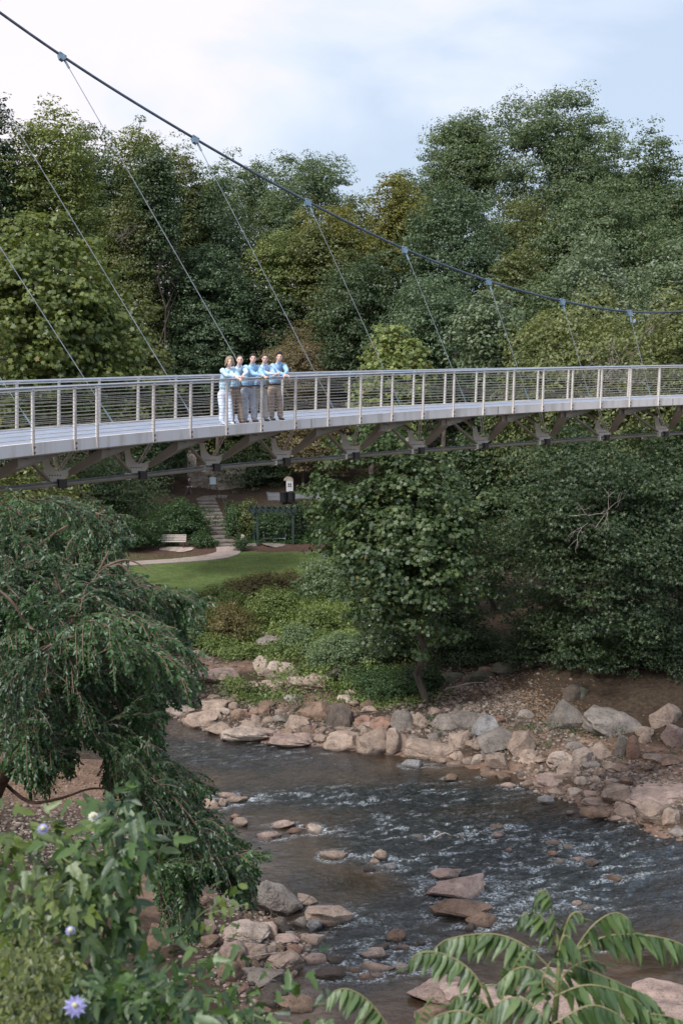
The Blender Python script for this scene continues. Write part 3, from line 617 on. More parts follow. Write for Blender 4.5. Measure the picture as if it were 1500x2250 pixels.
for a in [('leafy green tree filling the skyline between the two leftmost big crowns', 205, 262, 640, 82, 122, 'poplar'), ('dark tree under the main cable left of the second clamp', 345, 330, 640, 62, 118, 'dark'), ('low skyline tree just right of the second clamp', 468, 368, 660, 70, 140, 'poplar'),
          ('green tree closing the skyline left of the third clamp', 620, 395, 680, 80, 142, 'poplar'), ('dull tree in the skyline dip left of the golden tree', 780, 428, 700, 72, 140, 'olive'), ('grey-green tree between the golden tree and the tall right crowns', 915, 400, 700, 70, 134, 'poplar'),
          ('soft green tree high on the slope at the far right', 1380, 380, 760, 110, 136, 'poplar')]:
    tree('tree', *a, .25, 1.0)
# middle distance
tree('sycamore_tree', 'large-leaved yellow-green sycamore at the left edge behind the bridge railing', 70, 485, 1040, 175, 70, 'sycamore', .26, 1.1, shape='lobed', clump=.9)
tree('sycamore_tree', 'green sycamore behind the leftmost hanger and railing', 255, 650, 1040, 120, 84, 'olive', .24, 1.1, shape='lobed')
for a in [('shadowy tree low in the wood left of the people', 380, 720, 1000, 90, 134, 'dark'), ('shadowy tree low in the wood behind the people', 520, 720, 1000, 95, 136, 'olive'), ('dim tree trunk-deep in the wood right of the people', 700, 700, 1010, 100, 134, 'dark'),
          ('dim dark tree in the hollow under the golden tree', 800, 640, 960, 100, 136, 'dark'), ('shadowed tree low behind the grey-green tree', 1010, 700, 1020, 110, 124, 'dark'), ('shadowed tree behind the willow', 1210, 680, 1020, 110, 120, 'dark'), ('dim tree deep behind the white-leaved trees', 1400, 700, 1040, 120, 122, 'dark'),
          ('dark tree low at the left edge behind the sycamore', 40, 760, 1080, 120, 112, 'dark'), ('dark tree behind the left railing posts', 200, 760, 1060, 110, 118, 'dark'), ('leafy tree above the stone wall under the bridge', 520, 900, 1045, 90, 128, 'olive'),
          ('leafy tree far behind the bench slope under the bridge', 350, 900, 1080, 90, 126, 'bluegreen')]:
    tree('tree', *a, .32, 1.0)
tree('small_tree', 'small twiggy tree with brownish leaves just right of the people', 665, 730, 930, 95, 119, 'brown', .14, .8, dead=4, sparse=.15)
tree('willow_tree', 'spreading yellowish willow with bare grey twigs behind the right end of the bridge', 1330, 650, 1160, 220, 70, 'willow', .19, 1.0, shape='kite', dead=9, droop=.5, lump=.4)
tree('willow_tree', 'second willow, cut by the right edge of the photo above the railing', 1510, 640, 1100, 130, 66, 'willow', .19, 1.0, dead=4, droop=.5)
tree('young_sycamore', 'bright pale green young sycamore whose top shows above the railing in the middle', 865, 728, 1010, 88, 80, 'palegreen', .27, 1.2, shape='lobed', clump=.8)
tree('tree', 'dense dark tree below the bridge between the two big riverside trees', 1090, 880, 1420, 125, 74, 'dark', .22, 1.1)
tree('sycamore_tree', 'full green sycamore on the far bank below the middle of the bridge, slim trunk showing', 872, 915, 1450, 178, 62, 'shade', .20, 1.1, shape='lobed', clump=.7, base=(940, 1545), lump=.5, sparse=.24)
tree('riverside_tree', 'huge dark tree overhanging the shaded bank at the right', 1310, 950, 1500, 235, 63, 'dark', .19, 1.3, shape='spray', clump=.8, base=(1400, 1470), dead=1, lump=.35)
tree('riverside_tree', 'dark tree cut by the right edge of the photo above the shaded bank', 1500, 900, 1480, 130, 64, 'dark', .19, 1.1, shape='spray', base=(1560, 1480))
tree('tree', 'light green leafy tree below the left end of the bridge, beside the bench slope', 210, 1010, 1240, 165, 76, 'poplar', .18, 1.1, lump=.35)
tree('tree', 'tree with pale leaves directly under the bridge near the left edge', 60, 1040, 1330, 160, 60, 'olive', .18, 1.1)
tree('tree', 'dark tree beside the top of the stone steps', 575, 960, 1110, 85, 121, 'dark', .22, 1.1)
tree('tree', 'shaded tree with drooping dull leaves behind the parked kiosk', 680, 900, 1075, 75, 118, 'brown', .24, 1.0)
tree('tree', 'dark tree left of the stone wall', 340, 930, 1090, 60, 116, 'dark', .22, 1.1)
# shrubs
def shrub(label, px, top, bot, hw, d, kind, leaf=.12, dens=1.0, name='shrub', shape='kite', group=None, **kw):
    q_ = gp(px, bot); d = proj(*q_)[2] + hw / F * 60
    return tree(name, label, px, top, bot + 6, hw, d, kind, leaf, dens, cat='shrub', shape=shape, group=group, **kw)
shrub('broad dark green shrub on the slope behind the bench', 400, 1095, 1190, 70, 104, 'ivy', .15)
shrub('dark bush at the left end of the slope behind the bench', 300, 1120, 1215, 60, 102, 'ivy', .15)
shrub('low fern clump between the bench and the steps', 450, 1172, 1205, 26, 99, 'ivy', .12)
shrub('dark hedge bush running beside the right side of the steps', 515, 1110, 1185, 26, 106, 'ivy', .14, base=(522, 1170))
shrub('leafy bush between the steps and the swing frame', 545, 1100, 1190, 26, 104, 'olive', .14)
shrub('small dark bush at the foot of the steps on the right', 529, 1180, 1212, 13, 99, 'ivy', .12)
shrub('dark bush behind the hanging swing seat', 605, 1125, 1195, 42, 106, 'ivy', .15)
shrub('dark bush below the black bins', 650, 1110, 1190, 30, 106, 'dark', .15)
shrub('wide shrub with rusty brown leaves at the front edge of the lawn', 575, 1262, 1325, 72, 77, 'rust', .12)
shrub('rusty green shrub at the right end of the lawn edge', 640, 1258, 1310, 40, 78, 'rust', .12)
shrub('low olive shrub at the lawn edge left of the rusty one', 480, 1290, 1330, 50, 76, 'olive', .12)
shrub('bright leafy shrub below the rusty shrub on the slope', 600, 1288, 1385, 62, 73, 'cover', .14)
shrub('rounded reddish-olive shrub like a small dome standing among the bank rocks', 512, 1325, 1430, 52, 68, 'rust', .10, name='dome_shrub')
shrub('green bush at the foot of the dome-shaped shrub', 515, 1405, 1450, 50, 66, 'cover', .12)
shrub('blue-green bush left of the dome-shaped shrub', 410, 1340, 1425, 42, 68, 'bankbush', .12)
shrub('spreading weedy bush left of the small stone ledge', 465, 1395, 1445, 45, 66, 'cover', .11)
shrub('grey-green bush right of the stone ledge on the slope', 650, 1370, 1440, 45, 68, 'bankbush', .11)
shrub('bushy plants on the slope below the middle of the lawn edge', 690, 1330, 1410, 60, 70, 'cover', .12)
shrub('leafy dark bush filling the shade right of the slim trunk', 1010, 1290, 1475, 75, 66, 'dark', .14)
shrub('loose pale green bush at the right end of the lawn, behind the sycamore', 735, 1215, 1340, 75, 76, 'bankbush', .15)
shrub('dense bush at the left foot of the slim-trunked sycamore', 745, 1390, 1490, 75, 66, 'bankbush', .12)
shrub('dark bush with small white blossoms beside the slim trunk', 850, 1330, 1470, 70, 62, 'dark', .12, name='flowering_bush')
shrub('low dark bush at the water side of the slim trunk', 860, 1470, 1545, 90, 60, 'ivy', .11)
shrub('small leafy bush leaning on the slim trunk', 930, 1440, 1530, 40, 61, 'dark', .12)
shrub('dark undergrowth below the dense tree', 1050, 1380, 1470, 80, 68, 'dark', .14)
shrub('dark undergrowth behind the mossy boulders', 1160, 1390, 1470, 70, 72, 'dark', .14)
shrub('dark hanging thicket at the right above the shaded bank', 1340, 1370, 1500, 140, 66, 'dark', .15, shape='spray')
shrub('dark leafy thicket hanging low above the shaded bank, left part', 1210, 1310, 1492, 115, 66, 'dark', .15, shape='spray')
shrub('dark leafy thicket hanging low above the shaded bank, right part', 1450, 1340, 1512, 125, 66, 'dark', .15, shape='spray')
# white blossoms on the flowering bush
rng = np.random.default_rng(77)
bl = []
for (x, y, n, s) in [(835, 1340, 26, 11), (815, 1368, 12, 12), (845, 1410, 12, 20)]:
    for _ in range(n): bl.append(P(x + rng.normal() * s, y + rng.normal() * s * .7, 60.3 + rng.normal() * .3))
bl = np.array(bl); wm = noisy('white_blossom', (.42, .46, .38), (.55, .58, .50), 3, .7)
fb = [o for o in bpy.data.objects if o.get('label', '').startswith('dark bush with small white')][0]
tag(link('blossom', leaves('blossom', bl, np.tile((0, -1., .5), (len(bl), 1)) + rng.normal(size=(len(bl), 3)) * .4, rng.uniform(.035, .075, len(bl)), rng.random(len(bl)), 'lobed', rng=rng), wm, fb), kind='stuff')

# ------------------------------------------------------------------ ground cover
def cover(name, label, n, X0, X1, Y0, Y1, mask, size, kind, seed, hgt=.25, shape='kite', up_=.6):
    rng = np.random.default_rng(seed); x = rng.uniform(X0, X1, n); y = rng.uniform(Y0, Y1, n); k = mask(x, y, rng); x, y = x[k], y[k]
    tall = fbm(x * .8, y * .8, seed, 3); z = np.maximum(gz(x, y), 0) + rng.random(len(x)) * hgt * (.4 + 1.6 * sstep(.4, .7, tall))
    p = np.stack([x, y, z], 1); nr = rng.normal(size=(len(x), 3)) * .5 + np.array((0, -.15, up_))
    ti = np.clip(.55 * fbm(x * .5, y * .5, seed + 5, 2) + .6 * rng.random(len(x)) - .1, 0, .97)
    o = link(name, leaves(name, p, nr, size * rng.uniform(.6, 1.3, len(x)), ti, shape, axis=(np.tile((0., 0, 1), (len(x), 1)) + rng.normal(size=(len(x), 3)) * .35) if shape == 'blade' else None, rng=rng), LM[kind])
    return tag(o, label, 'plants', kind='stuff')
def inpx(x, y): return proj(x, y, gz(x, y, False))[:2]
def bank_mask(x, y, rng):
    px, py = inpx(x, y); sd = river_sd(x, y)
    m = 1.3 * blob(700, 1400, 170, 75, px, py) + .55 * blob(430, 1360, 130, 60, px, py) + blob(520, 1330, 200, 22, px, py) + 1.2 * blob(840, 1520, 110, 32, px, py) + .9 * blob(560, 1530, 80, 20, px, py) + .7 * blob(620, 1490, 40, 14, px, py) + .8 * blob(560, 1440, 50, 10, px, py)
    m = m + .6 * blob(360, 1350, 160, 30, px, py) + .8 * blob(900, 1400, 120, 40, px, py) - .9 * blob(480, 1465, 60, 12, px, py)
    return (m * (.5 + fbm(x * .9, y * .9, 66, 3)) > rng.random(len(x)) * .9 + .12) & (sd > .5) & (px > -60) & (px < 1560)
cover('bank_plants', 'low weeds and creeping plants over the far bank slope', 420000, -24, 16, 54, 82, bank_mask, .16, 'cover', 5, .5)
def rock_weeds(x, y, rng):
    px, py = inpx(x, y); m = 0
    for a in [(940, 1595, 28, 12), (1060, 1605, 45, 11), (1160, 1605, 25, 9), (1225, 1605, 28, 12), (1290, 1615, 60, 8), (1340, 1618, 30, 7), (1195, 1645, 20, 8), (470, 1515, 45, 14), (660, 1560, 25, 12), (600, 1585, 40, 8), (720, 1590, 20, 6), (1375, 1668, 14, 5), (1480, 1660, 10, 8), (960, 1620, 10, 6), (1330, 1590, 22, 12)]: m = m + blob(*a, px, py)
    return (m > rng.random(len(x)) * .8 + .1) & (river_sd(x, y) > .2)
cover('rock_weeds', 'fresh green weeds growing between the shoreline rocks', 170000, -16, 17, 47, 66, rock_weeds, .085, 'ivy', 6, .22)
_S0 = Pz(497, 1202, 2.33); _S1 = Pz(451, 1094, 4.3)
def ivy_mask(x, y, rng):
    st = (x > -12.5) & (x < -6.0)
    return ((x < -2) | (x > -8)) & (np.abs(x - (_S0[0] + (_S1[0] - _S0[0]) * (y - _S0[1]) / (_S1[1] - _S0[1]))) > 1.05) & (inpx(x, y)[1] < np.where(inpx(x, y)[0] < 515, 1200, 1196)) & (y > 100.5) & (fbm(x * .5, y * .5, 12) > .36)
cover('ivy_slope', 'dark ivy covering the slopes on both sides of the stone steps', 110000, -22, 8, 100.5, 112, ivy_mask, .16, 'ivy', 7, .35)
def lawn_mask(x, y, rng): return (x > -17.5) & (x < 4) & (lawnm_at(x, y) > rng.random(len(x)))
def lawnm_at(x, y): return sstep(-18.5, -15.5, x) * sstep(7, 5, x) * sstep(73, 78, y) * sstep(98.4, 97.6, y) * (1 - .9 * blob(300, 1262, 90, 28, *inpx(x, y)))
cover('lawn_grass', 'short mown grass of the lawn in front of the steps', 130000, -18, 6, 74, 99, lawn_mask, .11, 'cover', 8, .05, 'blade', .3)
def litter_mask(x, y, rng): return (river_sd(x, y) > .3) & (fbm(x * .7, y * .7, 90, 3) > .42)
# ------------------------------------------------------------------ rocks
def rockmat(name, c, var=.35, wet=True):
    m, nt, N, L, b = newmat(name); c = np.array(c) * 1.14
    tc = N.new('ShaderNodeTexCoord'); oi = N.new('ShaderNodeObjectInfo')
    add = N.new('ShaderNodeVectorMath'); add.operation = 'ADD'; L.new(tc.outputs['Object'], add.inputs[0]); L.new(oi.outputs['Random'], add.inputs[1])
    n1 = N.new('ShaderNodeTexNoise'); n1.inputs['Scale'].default_value = 2.2; n1.inputs['Detail'].default_value = 8; n1.inputs['Roughness'].default_value = .65; L.new(add.outputs[0], n1.inputs['Vector'])
    r = ramp(N, [(.28, tuple(c * (1 - var) * .7)), (.44, tuple(c * .95)), (.58, tuple(c * 1.22)), (.75, tuple(np.clip(c * (1.1 + var), 0, .7)))]); L.new(n1.outputs[0], r.inputs[0])
    n2 = N.new('ShaderNodeTexNoise'); n2.inputs['Scale'].default_value = 14; n2.inputs['Detail'].default_value = 6; n2.inputs['Roughness'].default_value = .7; L.new(add.outputs[0], n2.inputs['Vector'])
    sp = ramp(N, [(.36, (.35, .33, .30)), (.46, (1, 1, 1)), (.62, (1, 1, 1)), (.72, (1.25, 1.25, 1.22))]); L.new(n2.outputs[0], sp.inputs[0])
    mu = N.new('ShaderNodeMix'); mu.data_type = 'RGBA'; mu.blend_type = 'MULTIPLY'; mu.inputs[0].default_value = .7; L.new(r.outputs[0], mu.inputs[6]); L.new(sp.outputs[0], mu.inputs[7])
    hv = N.new('ShaderNodeHueSaturation'); mr = N.new('ShaderNodeMapRange'); mr.inputs[3].default_value = .78; mr.inputs[4].default_value = 1.18; L.new(oi.outputs['Random'], mr.inputs[0]); L.new(mr.outputs[0], hv.inputs['Value']); L.new(mu.outputs[2], hv.inputs['Color'])
    ge = N.new('ShaderNodeNewGeometry'); sx = N.new('ShaderNodeSeparateXYZ'); L.new(ge.outputs['Position'], sx.inputs[0])
    wz = N.new('ShaderNodeMath'); wz.operation = 'MULTIPLY_ADD'; L.new(n1.outputs[0], wz.inputs[0]); wz.inputs[1].default_value = -.25; L.new(sx.outputs[2], wz.inputs[2])
    wr = N.new('ShaderNodeMapRange'); L.new(wz.outputs[0], wr.inputs[0]); wr.inputs[1].default_value = -.06; wr.inputs[2].default_value = .02; wr.inputs[3].default_value = .38; wr.inputs[4].default_value = 1
    wm_ = N.new('ShaderNodeMix'); wm_.data_type = 'RGBA'; wm_.blend_type = 'MULTIPLY'; wm_.inputs[0].default_value = 1; L.new(hv.outputs[0], wm_.inputs[6]); L.new(wr.outputs[0], wm_.inputs[7]); L.new(wm_.outputs[2], b.inputs['Base Color'])
    L.new(wr.outputs[0], b.inputs['Roughness']); b.inputs['Specular IOR Level'].default_value = .3
    bp = N.new('ShaderNodeBump'); bp.inputs['Strength'].default_value = .9; bp.inputs['Distance'].default_value = .05; L.new(n2.outputs[0], bp.inputs['Height']); 
    bp2 = N.new('ShaderNodeBump'); bp2.inputs['Strength'].default_value = .7; bp2.inputs['Distance'].default_value = .12; n3 = N.new('ShaderNodeTexNoise'); n3.inputs['Scale'].default_value = 3.5; n3.inputs['Detail'].default_value = 8; n3.inputs['Roughness'].default_value = .7; L.new(add.outputs[0], n3.inputs['Vector']); L.new(n3.outputs[0], bp2.inputs['Height']); L.new(bp2.outputs[0], bp.inputs['Normal']); L.new(bp.outputs[0], b.inputs['Normal'])
    return m
TONE = {'t': ('tan', (.33, .26, .215)), 'g': ('grey', (.245, .22, .20)), 'd': ('dark', (.11, .092, .08)), 'l': ('pale', (.43, .36, .31)), 'p': ('pinkish', (.37, .285, .25)), 'r': ('reddish', (.28, .18, .14)),
        'b': ('blue-grey', (.235, .235, .24)), 'm': ('mossy', (.13, .13, .10)), 'n': ('brown', (.23, .165, .125))}
RM = {k: rockmat(v[0] + '_rock', v[1]) for k, v in TONE.items()}
import bmesh
def _ico(s):
    bm = bmesh.new(); bmesh.ops.create_icosphere(bm, subdivisions=s, radius=1); v = np.array([x.co[:] for x in bm.verts]); f = [tuple(q.index for q in p.verts) for p in bm.faces]; bm.free(); return v, f
ICO = {s: _ico(s) for s in (2, 3, 4)}
def vn3(p, s): return (vnoise(p[:, 0] + p[:, 2] * .7 + s, p[:, 1] - p[:, 2] * .6, s) + vnoise(p[:, 1] * .9 - s, p[:, 2] + p[:, 0] * .5, s + 3)) * .5
def rock_mesh(rng, w, d, h, sub=3, style='t', cuts=9):
    cuts += 4
    v, f = ICO[sub]; v = v.copy()
    k = rng.uniform(.25, .6); v = v * ((1 - k) + k / np.abs(v).max(1, keepdims=True) * .8)
    for _ in range(cuts):
        n = rng.normal(size=3); n /= np.linalg.norm(n); dd = rng.uniform(.5, .85); q = v @ n - dd; v -= np.clip(q, 0, None)[:, None] * n * .96
    sd = int(rng.integers(9999)); v += v * ((vn3(v * 1.6, sd) - .5) * .35 + (vn3(v * 4, sd + 7) - .5) * .13 + (vn3(v * 10, sd + 9) - .5) * .07 - .10 * np.clip(.09 - np.abs(vn3(v * 1.9, sd + 21) - .5), 0, 1) / .09)[:, None]
    a = rng.uniform(-.5, .5); ca, sa = math.cos(a), math.sin(a); v = v @ np.array([[ca, 0, -sa], [0, 1, 0], [sa, 0, ca]]) if style != 'flat' else v
    mn, mx_ = v.min(0), v.max(0); v = (v - (mn + mx_) / 2) / (mx_ - mn) * np.array((w, d, h))
    me = bpy.data.meshes.new('rock'); me.from_pydata(v.tolist(), [], f); me.update(); me.polygons.foreach_set('use_smooth', [True] * len(f)); me.set_sharp_from_angle(angle=math.radians(34)); return me
ROCKS = []
def rk(off, k, rows, deflt='t'):
    for r in rows:
        x0, y0, x1, y1 = [c / k for c in r[:4]]; tone = r[4] if len(r) > 4 else deflt
        ROCKS.append((off[0] + x0, off[1] + y0, off[0] + x1, off[1] + y1, tone, r[5] if len(r) > 5 else ''))
K = 2.3077
rk((850, 1400), K, [(20, 378, 130, 490, 'g'), (135, 390, 215, 470), (220, 395, 420, 475, 'g'), (330, 390, 490, 475, 'g'), (440, 408, 580, 522, 'b'), (465, 472, 655, 600, 'g'), (618, 488, 750, 612), (315, 484, 438, 575), (0, 475, 65, 605), (97, 498, 190, 550, 'g'), (205, 482, 290, 535, 'g'),
 (102, 516, 340, 617, 't'), (318, 583, 395, 635), (243, 618, 318, 646), (423, 600, 500, 656, 'l'), (383, 612, 430, 655), (500, 598, 618, 683), (660, 576, 802, 652), (528, 404, 600, 450, 'r'), (668, 375, 750, 420, 'g'), (818, 328, 1022, 488, 'g'), (1022, 375, 1302, 508, 'g'), (1345, 342, 1500, 455, 't'), (1405, 450, 1520, 570, 'p'),
 (902, 245, 985, 330, 'd'), (955, 252, 1022, 320, 'm'), (532, 137, 680, 205, 'm'), (400, 178, 542, 240, 'm'), (278, 190, 395, 240, 'm'), (690, 85, 805, 160, 'd'), (820, 585, 940, 665, 'l'), (860, 640, 990, 730), (935, 575, 1060, 655, 'l'), (1030, 548, 1158, 625), (1155, 512, 1230, 612, 'g'), (1218, 510, 1285, 630, 'r'), (1270, 460, 1355, 515), (1280, 495, 1345, 550),
 (1310, 595, 1440, 645), (1400, 610, 1510, 655, 'n'), (755, 705, 890, 770, 'p'), (955, 712, 1030, 758, 'l'), (1030, 708, 1090, 745), (1050, 666, 1110, 708), (1120, 640, 1250, 690, 'n'), (1115, 725, 1185, 760), (925, 772, 1000, 815, 'l'), (1005, 783, 1075, 815, 'p'), (815, 772, 900, 805), (675, 738, 717, 762, 'l'), (573, 748, 652, 772, 'p'), (768, 810, 845, 850, 'b'), (990, 826, 1128, 872),
 (1090, 755, 1240, 852), (1188, 813, 1330, 875), (1165, 862, 1270, 918), (1283, 843, 1415, 970), (995, 868, 1130, 935, 'n'), (1135, 915, 1202, 937), (1405, 880, 1500, 965), (1432, 965, 1520, 1020, 'g'), (1240, 710, 1600, 860, 'p', 's'), (305, 640, 385, 665), (75, 622, 175, 670, 'b'), (910, 885, 950, 908), (888, 750, 948, 783, 'n'), (528, 960, 600, 980, 'p'), (480, 985, 505, 1005, 'b')])
rk((300, 1300), 2.5, [(640, 367, 745, 465, 'l'), (712, 395, 880, 500, 'l'), (808, 468, 935, 530, 'l'), (905, 460, 1040, 555, 'p'), (632, 507, 825, 565, 'p'), (530, 495, 660, 550, 'p'), (325, 455, 560, 515, 'p'), (355, 602, 508, 675), (122, 618, 315, 695, 'l'), (247, 668, 455, 752), (383, 725, 530, 790), (472, 752, 712, 840, 'l'), (722, 797, 940, 868, 'p'), (622, 630, 728, 687, 'n'),
 (508, 612, 568, 660), (517, 655, 600, 712, 'n'), (680, 690, 762, 732), (812, 688, 960, 785), (880, 612, 1080, 715, 'n'), (1035, 640, 1195, 765, 'd'), (565, 715, 700, 770), (640, 750, 770, 810, 'p'), (775, 755, 865, 798, 'n'), (850, 783, 975, 842, 'p'), (1030, 778, 1220, 885), (1212, 765, 1445, 908), (975, 792, 1062, 838), (980, 747, 1048, 790), (1200, 685, 1315, 760, 'r'), (1265, 697, 1395, 770, 'r'),
 (1430, 790, 1500, 890), (502, 570, 568, 605), (470, 578, 510, 602), (380, 235, 460, 285, 'g'), (285, 155, 375, 215, 'p'), (255, 328, 350, 358, 'l'), (668, 225, 755, 262, 'g'), (650, 255, 800, 310, 'g'), (400, 45, 500, 80, 'p'), (385, 575, 460, 605), (260, 435, 350, 465, 'l'), (120, 585, 205, 625, 'l'), (458, 545, 512, 575, 'b'), (810, 568, 900, 610, 'g'), (628, 682, 690, 728), (1130, 750, 1215, 790), (1225, 760, 1275, 800),
 (1140, 535, 1220, 575), (1218, 538, 1270, 562), (760, 648, 812, 678), (50, 560, 140, 610, 'l'), (60, 520, 125, 555, 'l'), (20, 590, 120, 640, 'l'), (50, 400, 110, 440, 'l'), (170, 480, 240, 520, 'l'), (130, 440, 200, 470, 'l')])
rk((350, 1650), K, [(190, 235, 260, 290, 'r'), (228, 250, 300, 308), (285, 218, 395, 248, 'p'), (300, 245, 350, 292), (335, 238, 443, 270), (405, 222, 482, 245, 'd'), (360, 325, 408, 355, 'r'), (370, 345, 445, 388), (578, 360, 685, 400, 'p'), (497, 413, 612, 460, 'p'), (650, 400, 720, 428, 'r'), (780, 368, 805, 392), (725, 375, 765, 398, 'r'), (815, 518, 950, 560), (1090, 507, 1155, 560), (1065, 550, 1115, 583),
 (1148, 577, 1210, 610, 'b'), (1035, 596, 1090, 620, 'd'), (60, 470, 150, 560, 'r'), (250, 500, 350, 580), (120, 560, 200, 615, 'n'), (180, 205, 240, 240, 'l'),
 (322, 688, 450, 765), (443, 678, 712, 850, 'g'), (750, 787, 975, 902), (700, 740, 800, 800), (300, 740, 470, 820, 'g'), (220, 752, 290, 800, 'n'), (230, 780, 272, 840), (488, 880, 592, 950), (580, 855, 657, 935, 'd'), (675, 845, 760, 905, 'g'), (748, 868, 822, 925, 'b'), (315, 880, 545, 972, 'l'), (570, 940, 705, 982, 'p'), (718, 938, 835, 1000), (300, 975, 430, 1080, 'p'), (400, 990, 540, 1090), (540, 1030, 722, 1142),
 (530, 1000, 588, 1040), (586, 985, 650, 1030, 'n'), (648, 990, 716, 1040, 'r'), (420, 1108, 626, 1215, 'g'), (390, 1050, 450, 1120, 'n'), (445, 1045, 510, 1110, 'n'), (290, 1070, 418, 1182, 'n'), (330, 1178, 450, 1235, 'r'), (600, 1262, 808, 1340, 'n'), (735, 1035, 850, 1090, 'p'), (850, 1050, 945, 1095, 'd'), (790, 1098, 940, 1170, 'd'), (1020, 1012, 1162, 1062, 'l'), (1065, 992, 1165, 1020, 'd'), (1150, 918, 1252, 985, 'n'),
 (955, 1105, 1040, 1145, 'n'), (1030, 1078, 1188, 1135), (1010, 1138, 1090, 1170, 'r'), (1072, 1132, 1130, 1160), (1200, 1085, 1285, 1140, 'g'), (1280, 978, 1325, 1008, 'd'), (700, 925, 770, 960), (640, 920, 695, 950, 'g'), (150, 860, 280, 950), (0, 780, 155, 1000, 'n'), (80, 620, 200, 860, 'n'), (510, 1190, 645, 1260, 'd'), (320, 970, 350, 1000), (-60, 900, 60, 1060, 'n'), (200, 940, 300, 1010, 'n'), (500, 1240, 600, 1310, 'd')])
rk((850, 1800), K, [(225, 253, 380, 320, 'p'), (198, 308, 495, 415, 'p'), (235, 432, 528, 522, 'n'), (410, 495, 562, 562, 'n'), (395, 535, 450, 578, 'd'), (838, 207, 900, 242, 'g'), (1010, 207, 1072, 248, 'd'), (940, 420, 990, 448), (968, 440, 1048, 470, 'g'), (1108, 293, 1198, 328, 'n'), (1035, 610, 1158, 665), (632, 645, 715, 690), (120, 780, 460, 945, 'p', 's'), (750, 770, 1100, 870, 'p', 's'), (1270, 835, 1560, 970, 'p', 's'), (800, 880, 1560, 1080, 'p', 's'),
 (300, 850, 700, 1000, 'p', 's'), (528, 38, 600, 58, 'p'), (530, 55, 585, 75), (565, 65, 600, 92, 'b'), (815, 168, 865, 195, 'r'), (918, 160, 950, 178), (945, 200, 1012, 222, 'p'), (600, 150, 640, 175), (805, 110, 880, 138), (130, 82, 190, 108, 'g'), (770, 590, 800, 620, 'd')])
ANCH = [(938, 1500, 'the slim sycamore trunk'), (512, 1400, 'the dome-shaped shrub'), (1300, 1580, 'the two largest pointed boulders'), (610, 1480, 'the split pale boulder'), (1010, 1940, 'the stacked pair in midstream'), (1110, 1465, 'the mossy boulders in the shade'),
        (1450, 1740, 'the wide gravelly slab'), (600, 1980, 'the long grey near-bank boulder'), (1190, 2060, 'the feathery sumac top'), (1140, 1640, 'the wedge-shaped boulder'), (800, 1630, 'the middle of the far waterline'), (480, 1600, 'the flat far-shore slabs'),
        (1380, 1800, 'the right-hand shallows'), (450, 1760, 'the drooping birch foliage'), (630, 1820, 'the small ledge off the birch tips'), (580, 2110, 'the near rock pile'), (760, 2100, 'the shallow near rapids'), (400, 1960, 'the brown bank below the birch'), (860, 1890, 'the rapids in mid river'), (1080, 1830, 'the rapids in mid river'), (1300, 1930, 'the fast water at right'), (940, 2200, 'the big granite slabs'), (360, 1520, 'the birch leaf edge')]
recs = []
for n, (x0, y0, x1, y1, tone, st) in enumerate(ROCKS):
    rng = np.random.default_rng(1000 + n); cx = (x0 + x1) / 2; p = gp(cx, y1 - 1); d = proj(*p)[2]; s = F / d
    w = (x1 - x0) / s * 1.12; vh = (y1 - y0) / s; a = math.atan2(CAMZ - p[2], p[1])
    D = min(.85 * w, .8 * vh / math.sin(a)); D = max(D, .45 * w); H = 1.12 * max((vh - .5 * D * math.sin(a)) / math.cos(a), .2 * w)
    if st == 's': D = .95 * vh / math.sin(a); H = max(.3 * vh, .25)
    Ht = H * 1.4; me = rock_mesh(rng, w, D, Ht, 4 if w > .9 else 3, 'flat' if (H < .45 * w or st) else 't', cuts=6 if tone in 'm' else 10)
    me.materials.append(RM[tone]); o = bpy.data.objects.new('rock', me); COL.objects.link(o)
    o.location = (p[0], p[1] + D * .46, p[2] + H - Ht / 2); o.rotation_euler = (0, 0, rng.uniform(-.12, .12))
    sz = 'huge' if (x1 - x0) > 110 else 'big' if (x1 - x0) > 62 else 'medium' if (x1 - x0) > 36 else 'small'
    ar = (y1 - y0) / (x1 - x0); sh = 'flat' if ar < .38 else 'low' if ar < .52 else 'blocky' if ar < .8 else 'upright'
    cy_ = (y0 + y1) / 2; an = min(ANCH, key=lambda q: (q[0] - cx) ** 2 + ((q[1] - cy_) * 1.6) ** 2); dx, dy = cx - an[0], cy_ - an[1]
    rel = ('just right of' if dx > 0 else 'just left of') if abs(dx) > abs(dy) * 1.2 else ('just below' if dy > 0 else 'just above')
    if abs(dx) < 22 and abs(dy) < 16: rel = 'right beside'
    recs.append((o, f'{sz} {TONE[tone][0]} {sh} rock', rel + ' ' + an[2], cx, y1))
def uniq(recs, cat, grp):
    by = {}
    for r in recs: by.setdefault((r[1], r[2]), []).append(r)
    words = ['leftmost'] + [w + ' from left' for w in ('second', 'third', 'fourth', 'fifth', 'sixth', 'seventh', 'eighth', 'ninth', 'tenth')]
    for (a, b_), L_ in by.items():
        L_.sort(key=lambda r: r[3])
        for j, r in enumerate(L_):
            t = f'{a} {b_}' if len(L_) == 1 else f'{a}, {"rightmost" if j == len(L_) - 1 else words[j]} of those {b_}'
            tag(r[0], t, cat, grp)
uniq(recs, 'rock', 'rocks along the river')
